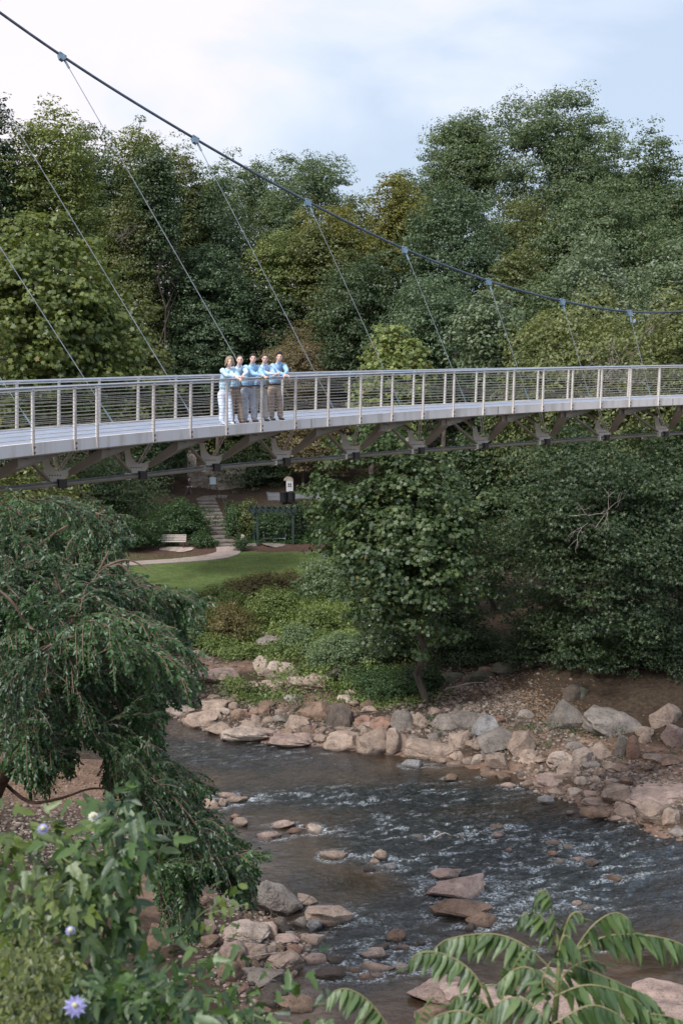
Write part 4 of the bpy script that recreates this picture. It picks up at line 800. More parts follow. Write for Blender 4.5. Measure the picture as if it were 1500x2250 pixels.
# small stones between the large ones: countable ones, then gravel
rng = np.random.default_rng(5); small = []
zones = [(1230, 1650, 170, 26, 26), (1000, 1640, 150, 14, 12), (1400, 1760, 90, 30, 10), (540, 1575, 120, 30, 14), (760, 1600, 160, 22, 18), (1000, 1590, 150, 25, 16), (1120, 1480, 90, 40, 8), (1100, 1700, 110, 25, 10), (1330, 1700, 120, 30, 14), (600, 2080, 110, 60, 16), (900, 2090, 120, 60, 10), (420, 1830, 60, 50, 8), (1080, 1830, 250, 40, 8), (700, 1830, 110, 15, 6), (860, 1550, 120, 15, 10)]
pm_ = [rock_mesh(rng, 1, .8, .6, 2, cuts=8) for _ in range(7)]
for (zx, zy, sx, sy, n) in zones:
    for _ in range(int(n * .7)):
        x = zx + rng.normal() * sx * .5; y = zy + rng.normal() * sy * .5; p = gp(x, y); s = F / proj(*p)[2]; w = (rng.uniform(12, 24) if rng.random() < .5 else rng.uniform(24, 46)) / s
        t = rng.choice(list('tgpnltr')); o = bpy.data.objects.new('stone', pm_[rng.integers(7)].copy()); COL.objects.link(o); o.data.materials.append(RM[t])
        o.location = p + np.array((0, 0, w * .12)); o.scale = (w, w * rng.uniform(.8, 1.1), w * rng.uniform(.6, 1)); o.rotation_euler = (0, 0, rng.uniform(0, 6))
        an = min(ANCH, key=lambda q: (q[0] - x) ** 2 + (q[1] - y) ** 2); small.append((o, f'loose {TONE[t][0]} stone', ('right of ' if x > an[0] else 'left of ') + an[2], x, y))
uniq(small, 'stone', 'loose stones among the river rocks')
def gravel(name, label, n, zones, seed, s0, s1, mat_, mask=None):
    rng = np.random.default_rng(seed); base, f = _ico(1); V = []; Fi = []; T = []
    for (zx, zy, sx, sy, wt) in zones:
        m = int(n * wt); x = zx + rng.normal(size=m) * sx * .5; y = zy + rng.normal(size=m) * sy * .5
        r0 = (x - CX) / F; b_ = (CY - y) / F; z = np.full(m, .5)
        for _ in range(6):
            dz = -_sp + b_ * _cp; dy = _cp + b_ * _sp; t = (z - CAMZ) / dz; X = r0 * t; Y = dy * t; z = np.maximum(gz(X, Y), -.12)
        V.append(np.stack([X, Y, z], 1))
    c = np.vstack(V); m = len(c); sc = rng.uniform(s0, s1, (m, 1, 1)) * (rng.random((m, 1, 1)) ** 1.5 * 1.5 + .5); st = rng.uniform(.6, 1.3, (m, 1, 3)) * np.array((1, 1, .6))
    vv = c[:, None] + base[None] * sc * st * (1 + rng.normal(size=(m, len(base), 1)) * .16)
    F_ = (np.arange(m)[:, None, None] * len(base) + np.array(f)[None]).reshape(-1, 3)
    me = np_mesh(name, vv.reshape(-1, 3), F_.ravel(), np.arange(len(F_)) * 3, [('tint', 'FACE', np.repeat(rng.random(m), len(f)))])
    tag(link(name, me, mat_), label, 'gravel', kind='stuff')
gm, nt, N, L, b = newmat('mixed_gravel'); at_ = N.new('ShaderNodeAttribute'); at_.attribute_name = 'tint'
r = ramp(N, [(0, (.04, .033, .028)), (.35, (.10, .078, .064)), (.7, (.18, .145, .12)), (1, (.30, .25, .215))]); L.new(at_.outputs['Fac'], r.inputs[0]); L.new(r.outputs[0], b.inputs['Base Color']); b.inputs['Roughness'].default_value = .85  # dark tones put the shade of gaps between rocks into the pebble colour
gravel('gravel', 'loose tan gravel and cobbles over both river banks', 3800, [(1080, 1500, 190, 55, .8), (1050, 1560, 260, 34, .7), (1300, 1700, 240, 70, .9), (540, 1560, 220, 60, .8), (760, 1610, 240, 40, .9), (1000, 1620, 240, 36, .8), (600, 2080, 190, 130, .7), (150, 1840, 200, 90, .8), (450, 1420, 120, 60, .4), (860, 1520, 120, 30, .3), (1440, 1760, 130, 60, .6), (330, 1540, 60, 60, .3), (420, 1800, 60, 90, .3), (760, 1960, 400, 200, .15)], 9, .03, .075, gm)
gravel('dry_leaves', 'fallen dry leaves scattered over the shaded bank and dirt', 7000, [(1250, 1510, 260, 60, 1.0), (1150, 1480, 200, 50, .6), (100, 1720, 200, 60, .5)], 19, .02, .04, noisy('dry_leaf', (.12, .075, .045), (.26, .18, .12), 3, .9))

# water breaks white against the rocks that stand in the river
_rm = bpy.data.objects['river'].data; _n = len(_rm.vertices); _co = np.empty(_n * 3, np.float32); _rm.vertices.foreach_get('co', _co); _co = _co.reshape(-1, 3)
_fo = np.empty(_n, np.float32); _rm.attributes['foam'].data.foreach_get('value', _fo); _nz = fbm(_co[:, 0] * 3, _co[:, 1] * 5, 71, 3)
for o in bpy.data.objects:
    if o.name.startswith(('rock', 'stone')) and o.type == 'MESH':
        x, y = o.location[:2]
        if float(river_sd(np.array(x), np.array(y))) < -.7:
            rr = max(o.dimensions[0] * .5, .15) if o.dimensions[0] > 0 else .3; rr = float(np.ptp(np.array([v.co[0] for v in o.data.vertices])) * o.scale[0] / 2)
            dx, dy = _co[:, 0] - x, _co[:, 1] - y; di = np.hypot(dx, dy) / max(rr, .1); wk_ = np.exp(-((di - 1.1) / .22) ** 2) + .8 * np.exp(-(dy / (rr * .8)) ** 2) * sstep(.8, 1.2, dx / rr) * sstep(4.5, 1.5, dx / rr)
            _fo = _fo + (wk_ * sstep(.42, .6, _nz) * .75).astype(np.float32)
_rm.attributes['foam'].data.foreach_set('value', np.clip(_fo, 0, 1))
# ------------------------------------------------------------------ steps, path, lawn furniture, wall
conc = noisy('pinkish_concrete', (.30, .245, .22), (.38, .32, .29), 2.5, .85, bump=.3, bscale=20)
slate = noisy('grey_stone_slab', (.13, .118, .105), (.21, .19, .17), 3, .85, bump=.4, bscale=12)
teal = noisy('dark_green_paint', (.018, .035, .036), (.035, .058, .058), 3, .5)
S0, S1 = _S0, _S1
sv = (S1 - S0); svh = np.array((sv[0], sv[1], 0)); svl = np.linalg.norm(svh); svh /= svl; srt = np.array((svh[1], -svh[0], 0))
E = empty('stone_steps', S0, 'flight of weathered stone steps climbing from the lawn to the wall', 'steps')
rng = np.random.default_rng(3); NS = 13
for k in range(NS):
    t = k / NS; c = S0 + svh * svl * t; c[2] = S0[2] + (S1[2] - S0[2]) * (k + 1) / NS; w = .76 + rng.uniform(-.03, .03)
    q = MB(); q.box(c + svh * svl / NS * .55 - np.array((0, 0, .06)), srt * w, svh * svl / NS * .6, np.array((0, 0, .055))); q.box(c + svh * svl / NS * .6 - np.array((0, 0, .3)), srt * w * .97, svh * svl / NS * .52, np.array((0, 0, .19)))
    q.build('step', slate, E)
E = empty('step_handrail', S1, 'thin metal handrail beside the right side of the stone steps', 'handrail')
q = MB(); hr = [S0 + srt * .95 + svh * svl * t + np.array((0, 0, (S1[2] - S0[2]) * t + .9 * (1 if .02 < t < .99 else .97))) for t in np.linspace(0, 1, 6)]; q.tube(hr, .03, 6); q.build('rail', M['dark'], E)
for j in (0, 2, 4, 5): q = MB(); q.tube([hr[j] - np.array((0, 0, 1.0)), hr[j]], .025, 6); q.build('upright', M['dark'], E)
def sheet(name, pts, hw, mat_, z=.045, kind='structure', th=.08, label=None, cat=None, zz=None):
    pts = np.array(pts); T = np.gradient(pts[:, :2], axis=0); T /= np.linalg.norm(T, axis=1)[:, None]; hw = np.full(len(pts), hw) if np.isscalar(hw) else np.array(hw); secs = []
    for p, t, h_ in zip(pts, T, hw):
        n = np.array((-t[1], t[0])); a = p[:2] + n * h_; b_ = p[:2] - n * h_; za, zb = (float(gz(a[0], a[1], False)) + z, float(gz(b_[0], b_[1], False)) + z) if zz is None else (zz, zz)
        secs.append([(a[0], a[1], za - th), (b_[0], b_[1], zb - th), (b_[0], b_[1], zb), (a[0], a[1], za)])
    q = MB(); q.strip(secs); return tag(q.build(name, mat_), label, cat, kind=kind)
pl_ = csm([gp(x, y) for x, y in [(497, 1202), (502, 1210), (498, 1217), (470, 1225), (420, 1231), (350, 1236), (290, 1240), (230, 1243)]], np.linspace(0, 7, 40))
sheet('path', pl_, np.concatenate([np.linspace(.75, .95, 16), np.linspace(.95, .5, 24)]), conc, .06)
tp = [P(370, 1093, 117.2), P(420, 1092, 117.0), P(470, 1091, 117.0), P(500, 1090, 117.0)]
sheet('upper_path', tp, 1.0, slate, zz=4.34, th=.3)
road = noisy('asphalt_road', (.16, .18, .20), (.22, .24, .26), 2, .8)
sheet('road', [Pz(585, 1083, 4.5), Pz(640, 1081, 4.55), Pz(720, 1080, 4.6), Pz(820, 1080, 4.6)], 2.6, road, zz=4.55, th=.4)
# bench
def bench(px, py, wid, label):
    p = gp(px, py); p[2] = float(gz(p[0], p[1], False)) + .05; E = empty('park_bench', p, label, 'bench'); bw = noisy('pale_bench_wood', (.42, .38, .35), (.58, .54, .50), 6, .7, stretch=(1, 4, 4))
    X = np.array((1, .0, 0)); Yv = np.array((0, 1, 0)); Z = np.array((0, 0, 1))
    for k in range(5): q = MB(); q.box(p + Yv * (.1 + k * .095) + Z * .43, X * wid / 2, Yv * .038, Z * .018); q.build('seat_slat', bw, E)
    for k in range(4): q = MB(); q.box(p + Yv * (.56 + .03 * k) + Z * (.52 + k * .105), X * wid / 2, Yv * .018, Z * .041); q.build('back_slat', bw, E)
    for s in (-.42, .42):
        q = MB(); c = p + X * s * wid; q.bar(c + Yv * .08, c + Yv * .08 + Z * .42, .07, .06); q.build('leg', M['dark'], E)
        q = MB(); q.bar(c + Yv * .5, c + Yv * .68 + Z * .9, .07, .06); q.build('leg', M['dark'], E)
bench(381, 1206, 1.75, 'pale slatted park bench on the mulch left of the stone steps')
def slab(name, px, py, w, dpt, h, mt, label, cat, seed):
    p = gp(px, py); me = rock_mesh(np.random.default_rng(seed), w, dpt, h, 3, 'flat', 12); o = link(name, me, mt); o.location = (p[0], p[1] + dpt / 2, p[2] + h * .2); tag(o, label, cat)
slab('stone_slab', 385, 1213, 2.4, 2.2, .22, RM['l'], 'flat pale stone slab set in the mulch in front of the bench', 'slab', 3)
slab('stone_slab', 605, 1204, 2.3, 3.0, .22, RM['g'], 'flat grey stone slab on the ground under the hanging swing', 'slab', 4)
slab('stone_slab', 553, 1203, 1.1, 3.0, .25, RM['g'], 'small grey slab left of the swing frame', 'slab', 6)
slab('boulder', 534, 1198, .55, .5, 1.1, RM['l'], 'small pale standing boulder right of the foot of the steps', 'rock', 5)
slab('boulder', 462, 1200, .5, .5, .9, RM['t'], 'small tan boulder half hidden in ferns left of the steps', 'rock', 15)
# pergola swing
p0 = gp(566, 1200); p1 = p0 + np.array((2.55, .0, 0)); z0 = min(p0[2], p1[2]) - .1; ht = z0 + 2.75
E = empty('swing_pergola', p0, 'dark green wooden pergola frame with slatted top holding a porch swing', 'pergola')
for q0 in (p0, p1):
    for dy in (0, 1.6): q = MB(); a = np.array((q0[0] - (.35 if dy else 0), q0[1] + dy, z0 - .3)); q.bar(a, a + np.array((0, 0, ht - z0 + .3)), .16, .16, up=(0, 1, 0)); q.build('post', teal, E)
for dy in (-.1, 1.7):
    q = MB(); a = np.array((p0[0] - .7, p0[1] + dy, ht - .1)); q.bar(a, a + np.array((3.6, 0, 0)), .06, .2); q.build('beam', teal, E)
for k in range(9): q = MB(); a = np.array((p0[0] - .6 + k * .42, p0[1] - .5, ht + .08)); q.bar(a, a + np.array((0, 2.6, 0)), .05, .13); q.build('rafter', teal, E)
sb = np.array(((p0[0] + p1[0]) / 2 - .08, p0[1] + .7, z0 + .55)); sw = noisy('pale_blue_swing_paint', (.22, .29, .31), (.34, .41, .43), 5, .6)
E = empty('porch_swing', sb, 'pale blue slatted swing seat hanging on chains inside the pergola', 'swing')
q = MB(); [q.box(sb + np.array((0, .1 * k, 0)), (.8, 0, 0), (0, .04, 0), (0, 0, .02)) for k in range(5)]; q.build('seat', sw, E)
q = MB(); [q.box(sb + np.array((0, .45 + .02 * k, .1 + .12 * k)), (.8, 0, 0), (0, .015, 0), (0, 0, .045)) for k in range(4)]; q.build('backrest', sw, E)
for s in (-1, 1):
    q = MB(); q.box(sb + np.array((s * .8, .2, .22)), (.03, 0, 0), (0, .28, 0), (0, 0, .025)); q.build('armrest', sw, E)
    q = MB(); q.tube([sb + np.array((s * .8, 0, .0)), sb + np.array((s * .77, .2, 1.3)), np.array((sb[0] + s * .76, sb[1] + .2, ht - .1))], .018, 5); q.build('chain', M['hanger'], E)
# stone wall, pillar
wallm, nt, N, L, b = newmat('rubble_masonry'); tc = N.new('ShaderNodeTexCoord'); mp = N.new('ShaderNodeMapping'); mp.inputs['Scale'].default_value = (2.6, 2.6, 4.4); L.new(tc.outputs['Object'], mp.inputs[0])
vo = N.new('ShaderNodeTexVoronoi'); vo.inputs['Scale'].default_value = 1.0; L.new(mp.outputs[0], vo.inputs['Vector']); v2 = N.new('ShaderNodeTexVoronoi'); v2.feature = 'DISTANCE_TO_EDGE'; L.new(mp.outputs[0], v2.inputs['Vector'])
sx = N.new('ShaderNodeSeparateColor'); L.new(vo.outputs['Color'], sx.inputs[0]); r = ramp(N, [(0, (.20, .17, .14)), (.5, (.34, .30, .25)), (1, (.46, .41, .36))]); L.new(sx.outputs[0], r.inputs[0]); r2 = ramp(N, [(.03, (.10, .09, .08)), (.09, (1, 1, 1))]); L.new(v2.outputs[0], r2.inputs[0])
mu = N.new('ShaderNodeMix'); mu.data_type = 'RGBA'; mu.blend_type = 'MULTIPLY'; mu.inputs[0].default_value = 1; L.new(r.outputs[0], mu.inputs[6]); L.new(r2.outputs[0], mu.inputs[7]); L.new(mu.outputs[2], b.inputs['Base Color']); b.inputs['Roughness'].default_value = .9
wl = P(424, 1088, 119.5); E = empty('stone_wall', wl, 'rubble stone retaining wall with a square pillar at the head of the steps', 'wall')
q = MB(); q.box(wl + np.array((2.0, .25, 1.0)), (2.4, .15, 0), (-.02, .25, 0), (0, 0, 1.45)); q.build('wall', wallm, E)
q = MB(); q.box(wl + np.array((-.02, 0, 1.6)), (.38, 0, 0), (0, .4, 0), (0, 0, 2.05)); pi = q.build('pillar', wallm, E); q = MB(); q.box(wl + np.array((-.02, 0, 3.7)), (.46, 0, 0), (0, .48, 0), (0, 0, .06)); q.build('capstone', slate, pi)
sg = P(468, 1087, 117.6); E = empty('info_sign', sg, 'small pale blue information panel on a dark stand before the stone wall', 'sign')
q = MB(); q.box(sg + np.array((0, .1, 1.15)), (.25, 0, 0), (0, .02, 0), (0, 0, .3)); q.build('panel', noisy('pale_blue_panel', (.35, .5, .58), (.5, .62, .68), 2, .5), E)
for s in (-.2, .2): q = MB(); q.bar(sg + np.array((s, .14, -.1)), sg + np.array((s, .14, 1.2)), .04, .04); q.build('post', M['dark'], E)
gr = P(470, 1093, 116.2); E = empty('guard_rail', gr, 'short dark metal guard rail at the top of the steps', 'railing')
for s in (-.32, .32): q = MB(); q.tube([gr + np.array((s, 0, -.1)), gr + np.array((s, 0, 1.0))], .025, 6); q.build('post', M['dark'], E)
q = MB(); q.tube([gr + np.array((-.32, 0, 1.0)), gr + np.array((.32, 0, 1.0))], .025, 6); q.build('top_bar', M['dark'], E)
# kiosk and bins
kz = P(634, 1090, 117.5); E = empty('kiosk', kz, 'little white cabinet with a small paned window and rounded tan top by the road', 'kiosk'); wh = noisy('white_paint', (.62, .64, .66), (.74, .76, .78), 3, .5)
q = MB(); q.box(kz + np.array((0.1, 0, .5)), (.28, 0, 0), (0, .28, 0), (0, 0, .85)); q.build('body', wh, E)
q = MB(); q.strip([[kz + np.array((.1 + .32 * math.cos(t) * 1.25 - .1, yy, 1.32 + .3 * math.sin(t))) for t in np.linspace(0, math.pi, 9)] for yy in (-.3, .3)]); q.build('roof', noisy('tan_roof', (.42, .36, .30), (.55, .48, .40), 3, .7), E)
for ix in (0, 1):
    for iz in (0, 1): q = MB(); q.box(kz + np.array((.02 + .17 * ix, -.285, .85 + .17 * iz)), (.06, 0, 0), (0, .006, 0), (0, 0, .06)); q.build('window_pane', M['dark'], E)
for s, lb in ((-.42, 'black litter bin, the left one of a pair below the white cabinet'), (.5, 'black litter bin, the right one of a pair below the white cabinet')):
    c = P(631 + s * 18, 1104, 113.5); E = empty('litter_bin', c, lb, 'bin', 'pair of black litter bins'); bk_ = noisy('black_plastic', (.012, .013, .014), (.022, .023, .026), 4, .4)
    q = MB(); q.tube([c, c + np.array((0, 0, .1)), c + np.array((0, 0, .75))], [.27, .30, .33], 14); q.build('body', bk_, E); q = MB(); q.tube([c + np.array((0, 0, .75)), c + np.array((0, 0, .83)), c + np.array((0, 0, .9))], [.36, .36, .2], 14); q.build('lid', bk_, E)
# logs, driftwood
def log(label, pts, r, mt, name='driftwood', cat='branch', seed=1, d=None):
    rng = np.random.default_rng(seed); W_ = [gp(x, y) + np.array((0, 0, r * .8 + h_)) for x, y, h_ in pts]; q = MB(); W2 = csm(W_, np.linspace(0, len(W_) - 1, 14)); q.tube(W2, np.linspace(r, r * .4, 14) * rng.uniform(.85, 1.15, 14), 7); o = q.build(name, mt, None, True); tag(o, label, cat)
log('thick dark log lying on the slope left of the slim sycamore trunk', [(716, 1505, 0), (745, 1488, .1), (780, 1476, .2)], .28, bark, 'log', 'log', 2)
log('bleached branch lying among dead roots under the mossy boulders', [(990, 1515, 0), (1030, 1508, .1), (1065, 1506, .1)], .05, palebark, seed=3)
log('pale root branch lying left of the bleached branch', [(960, 1535, 0), (985, 1520, .15), (1030, 1515, .05)], .045, palebark, seed=4)
log('curved grey stick beneath the bleached branch', [(970, 1525, .1), (1000, 1532, .1), (1015, 1528, 0)], .05, bark, seed=5)
log('straight thin stick lying across the near rock pile', [(545, 2128, .3), (600, 2122, .35), (655, 2118, .3)], .02, palebark, seed=6)
log('twisted driftwood tangled on the long grey boulder', [(600, 1985, .5), (650, 2010, .3), (690, 1995, .5)], .025, bark, seed=7)
log('small stick stuck in the rapids right of the near pile', [(820, 2030, .1), (845, 2045, .25), (858, 2060, .05)], .025, bark, seed=8)
log('thin branch caught in mid river among pebbles', [(955, 1845, .05), (975, 1838, .1), (990, 1840, .05)], .03, palebark, seed=9)
q = MB(); rng = np.random.default_rng(31)
for _ in range(16): p = gp(590 + rng.normal() * 22, 2010 + rng.normal() * 10) + np.array((0, 0, .45)); twigs(q, p, unit(rng.normal(size=3) * np.array((1, 1, .5)) + np.array((0, 0, .2))), .5, .012, rng, 1)
tag(q.build('brushwood', bark), 'tangle of dry flood twigs on the long grey near-bank boulder', 'brushwood', kind='stuff')
# ------------------------------------------------------------------ people
def skin_eval(nodes, edges, root=0, sub=1):
    me = bpy.data.meshes.new('tmp'); me.from_pydata([tuple(map(float, n[0])) for n in nodes], edges, []); o = bpy.data.objects.new('tmp', me); COL.objects.link(o)
    m = o.modifiers.new('s', 'SKIN'); m.use_smooth_shade = True
    for i, n in enumerate(nodes): me.skin_vertices[0].data[i].radius = (n[1], n[2] if len(n) > 2 else n[1]); me.skin_vertices[0].data[i].use_root = (i == root)
    s = o.modifiers.new('u', 'SUBSURF'); s.levels = sub; s.render_levels = sub
    dg = bpy.context.evaluated_depsgraph_get(); r = bpy.data.meshes.new_from_object(o.evaluated_get(dg)); bpy.data.objects.remove(o); bpy.data.meshes.remove(me); return r
def fuse(meshes, voxel):
    bm = bmesh.new()
    for m in meshes: bm.from_mesh(m); bpy.data.meshes.remove(m)
    me = bpy.data.meshes.new('t'); bm.to_mesh(me); bm.free(); o = bpy.data.objects.new('t', me); COL.objects.link(o)
    r = o.modifiers.new('r', 'REMESH'); r.mode = 'VOXEL'; r.voxel_size = voxel; r.use_smooth_shade = True
    dg = bpy.context.evaluated_depsgraph_get(); q = bpy.data.meshes.new_from_object(o.evaluated_get(dg)); bpy.data.objects.remove(o); bpy.data.meshes.remove(me); return q
skinm = noisy('skin', (.68, .44, .36), (.78, .54, .45), 9, .5)
facedark = noisy('dark_eye', (.02, .015, .012), (.04, .03, .025), 3, .3); lipm = noisy('lips', (.42, .13, .12), (.5, .18, .15), 3, .4); teeth = noisy('teeth', (.7, .68, .64), (.8, .78, .75), 3, .3)
def cloth(n, c, v=.14, bump=.5, sc=9): c = np.array(c); return noisy(n, tuple(c * (1 - v)), tuple(np.clip(c * (1 + v), 0, 1)), sc, .85, bump=bump, bscale=9, spec=.2, bdist=.05)
def smoothm(me): me.polygons.foreach_set('use_smooth', [True] * len(me.polygons)); return me
def ik(S, H, l1, l2, pole):
    d = H - S; L_ = np.linalg.norm(d)
    if L_ > (l1 + l2) * .98: l1, l2 = L_ * .53, L_ * .50
    u = d / L_; a = (l1 * l1 - l2 * l2 + L_ * L_) / (2 * L_); h_ = math.sqrt(max(l1 * l1 - a * a, 0)); pp = pole - u * np.dot(pole, u); pp /= np.linalg.norm(pp); return S + u * a + pp * h_
def head_mesh(c, f, l, s):
    v, fc = ICO[4]; v = v.copy(); x, y, z = v[:, 0], v[:, 1], v[:, 2]          # x lateral, y forward, z up
    y = y * (1.0 + .06 * (z > 0)); X = x * .074 * (1 - .22 * np.clip(-z - .15, 0, 1)); Y = y * .094; Z = z * .118
    jaw = np.clip(-z - .2, 0, 1); Y = Y + .014 * jaw * (y > 0); Y -= .02 * jaw * (y < 0) * -1
    nose = np.exp(-(x / .16) ** 2 - ((z + .14) / .2) ** 2) * (y > .4); Y = Y + nose * .026
    for sx in (-1, 1): eye = np.exp(-((x - sx * .38) / .2) ** 2 - ((z - .08) / .13) ** 2) * (y > .3); Y = Y - eye * .012
    brow = np.exp(-(x / .6) ** 2 - ((z - .27) / .1) ** 2) * (y > .4); Y = Y + brow * .006
    for sx in (-1, 1):
        ear = np.exp(-((z - .0) / .22) ** 2 - ((y + .05) / .16) ** 2) * (x * sx > .85); X = X + ear * .020 * sx
    W_ = c + s * (X[:, None] * l + Y[:, None] * f + Z[:, None] * np.array((0, 0, 1.)))
    me = bpy.data.meshes.new('h'); me.from_pydata(W_.tolist(), [], fc); me.update(); return me
def hair_mesh(c, f, l, s, kind, rng):
    v, fc = ICO[4]; x, y, z = v[:, 0], v[:, 1], v[:, 2]
    long_ = kind == 'long'
    line = np.where(y > .0, .50 - .0 * y, .50 - (-y) * (1.15 if not long_ else 2.2)) - (np.abs(x) ** 3) * (.55 if not long_ else 2.6)
    if kind == 'receding': line = line + .22 * (y > .2)
    keep = z > line; vol = {'short': .012, 'receding': .006, 'long': .034}[kind]
    n_ = vn3(v * 5, int(rng.integers(99))); R = 1
    X = x * (.078 + vol * 1.0); Y = y * (.098 + vol * .8) - .004; Z = z * (.122 + vol * .9)
    if long_:
        low = np.clip(-z, 0, 1); X = X * (1 + .55 * low); Z = Z - low * .02; Y = Y - .012
    q = (n_ - .5) * (.012 if not long_ else .03); X += x * q; Y += y * q; Z += z * q
    W_ = c + s * (X[:, None] * l + Y[:, None] * f + Z[:, None] * np.array((0, 0, 1.)))
    ff = [t for t in fc if all(keep[i] for i in t)]; me = bpy.data.meshes.new('hair'); bm = bmesh.new(); vs = [bm.verts.new(p) for p in W_]
    for t in ff: bm.faces.new([vs[i] for i in t])
    for vv in [u for u in bm.verts if not u.link_faces]: bm.verts.remove(vv)
    bmesh.ops.solidify(bm, geom=bm.faces[:], thickness=.008); bm.to_mesh(me); bm.free(); return smoothm(me)
def hand(wrist, d, palm_n, side, s, curl=.6):
    """palm plus four unequal fingers and a thumb, d = pointing direction, palm_n = direction the palm faces"""
    d = unit(d); pn = unit(palm_n - d * np.dot(palm_n, d)); l = np.cross(d, pn) * side; out = [skin_eval([(wrist, .022 * s), (wrist + d * .045 * s, .03 * s, .02 * s), (wrist + d * .085 * s, .032 * s, .018 * s)], [(0, 1), (1, 2)])]
    for k, (o_, L_) in enumerate(((-.027, .062), (-.009, .075), (.009, .070), (.026, .055))):
        b0 = wrist + (d * .07 + l * o_) * s; b1 = b0 + d * .03 * s; b2 = b1 + unit(d * (1 - curl * .6) + pn * curl) * L_ * .45 * s; b3 = b2 + unit(d * (.4 - curl * .5) + pn * (.3 + curl)) * L_ * .5 * s
        out.append(skin_eval([(b0, .0095 * s), (b1, .0095 * s), (b2, .0085 * s), (b3, .0065 * s)], [(0, 1), (1, 2), (2, 3)]))
    t0 = wrist + (d * .03 - l * .02) * s; t1 = t0 + unit(d * .6 - l * .9 + pn * .3) * .04 * s; t2 = t1 + unit(d * .9 - l * .3 + pn * .5) * .035 * s
    out.append(skin_eval([(t0, .012 * s), (t1, .011 * s), (t2, .008 * s)], [(0, 1), (1, 2)])); return out
UPV = np.array((0, 0, 1.))
def person(label, feet, f, l, s, lean, hands, shirtm, pantm, shoem, hairm, hair='short', build=1.0, group='people at the railing', glasses=False, face_f=None, beltm=None, belly=1.0, feetpos=None, poles=None, name='person', tuck=True, longshirt=0, voxel=.0075, headoff=(0, 0), knee=.04):
    """feet: ground point; f forward, l the person's left, s scale; hands: two wrist targets (right hand, left hand)"""
    f = unit(np.array(f, float)); l = unit(np.array(l, float)); face_f = f if face_f is None else unit(np.array(face_f, float)); face_l = np.cross(UPV, face_f) * -1
    if np.dot(face_l, l) < 0: face_l = -face_l
    rng = np.random.default_rng(int(abs(feet[0]) * 1000)); J = lambda z, fw=0, la=0: feet + s * (f * fw + l * la + UPV * z)
    hp = lean * .1; pel = J(.84, -lean * .45); bel = J(1.02, -lean * .25); che = J(1.26, lean * .35); nb = J(1.40, lean * .8); nt_ = J(1.47, lean * .95 + .01); hc = J(1.575, lean * 1.05 + .03) + s * (face_l * headoff[0]) 
    SR = J(1.375, lean * .7, -.18 * build); SL = J(1.375, lean * .7, .18 * build)
    fp = feetpos or ((-.02, -.11), (.03, .11)); ank = [J(.08, fp[0][0], fp[0][1]), J(.08, fp[1][0], fp[1][1])]; hips = [J(.82, -lean * .45, -.09), J(.82, -lean * .45, .09)]
    kn = [(hips[k] * .48 + ank[k] * .52) + s * f * knee for k in (0, 1)]
    E = empty(name, feet, label, 'person', group)
    pol = poles or [-l * .5 - UPV * .6, l * .6 - UPV * .5]
    el = [ik(S_, H_, .29 * s, .25 * s, p_) for S_, H_, p_ in zip((SR, SL), hands, pol)]
    b_ = build = build * 1.1
    nodes = [(pel, .10 * s, .09 * s), (bel, .10 * s, .08 * s), (che, .11 * s, .09 * s), (nb, .06 * s), (nt_, .052 * s), (hc - UPV * .03 * s, .06 * s), (SR, .05 * s), (el[0], .038 * s), (hands[0], .025 * s), (SL, .05 * s), (el[1], .038 * s), (hands[1], .025 * s)]
    edges = [(0, 1), (1, 2), (2, 3), (3, 4), (4, 5), (2, 6), (6, 7), (7, 8), (2, 9), (9, 10), (10, 11)]
    for k in (0, 1): n0 = len(nodes); nodes += [(hips[k], .075 * s), (kn[k], .05 * s), (ank[k], .035 * s), (ank[k] + s * (f * .1 - UPV * .04), .03 * s)]; edges += [(0, n0), (n0, n0 + 1), (n0 + 1, n0 + 2), (n0 + 2, n0 + 3)]
    parts = [skin_eval(nodes, edges, 0, 2), head_mesh(hc, face_f, face_l, s)]
    for k in (0, 1):
        d = unit(hands[k] - el[k]); parts += hand(hands[k], d, -UPV + f * .3, (1, -1)[k], s * 1.05)
    me = fuse(parts, voxel * s); link('body', smoothm(me), skinm, E)
    # shirt
    sh = [(pel + UPV * (.02 - longshirt) * s, .150 * s * b_, .115 * s * b_ * belly), (bel, .150 * s * b_, .118 * s * belly * b_), (che, .165 * s * b_, .115 * s * b_), (J(1.38, lean * .78), .09 * s), (J(1.425, lean * .86), .062 * s), (SR, .072 * s * b_), (el[0], .055 * s * b_), (hands[0] - unit(hands[0] - el[0]) * .03 * s, .037 * s), (SL, .072 * s * b_), (el[1], .055 * s * b_), (hands[1] - unit(hands[1] - el[1]) * .03 * s, .037 * s)]
    link('shirt', smoothm(fuse([skin_eval(sh[:5], [(0, 1), (1, 2), (2, 3), (3, 4)], 0, 2), skin_eval([(che * .6 + SR * .4, .09 * s), sh[5], sh[6], sh[7]], [(0, 1), (1, 2), (2, 3)], 0, 2), skin_eval([(che * .6 + SL * .4, .09 * s), sh[8], sh[9], sh[10]], [(0, 1), (1, 2), (2, 3)], 0, 2)], .009 * s)), shirtm, E)
    pt = [(pel + UPV * .035 * s, .145 * s * b_, .118 * s * b_), (pel - UPV * .06 * s, .15 * s * b_, .12 * s * b_)]; pe = [(0, 1)]
    for k in (0, 1): n0 = len(pt); pt += [(hips[k] - UPV * .10 * s + l * (-.01, .01)[k], .102 * s * b_), (kn[k], .082 * s), (ank[k] + UPV * .05 * s, .078 * s), (ank[k] - UPV * .02 * s, .08 * s)]; pe += [(1, n0), (n0, n0 + 1), (n0 + 1, n0 + 2), (n0 + 2, n0 + 3)]
    link('trousers', smoothm(fuse([skin_eval(pt, pe, 0, 2)], .011 * s)), pantm, E)
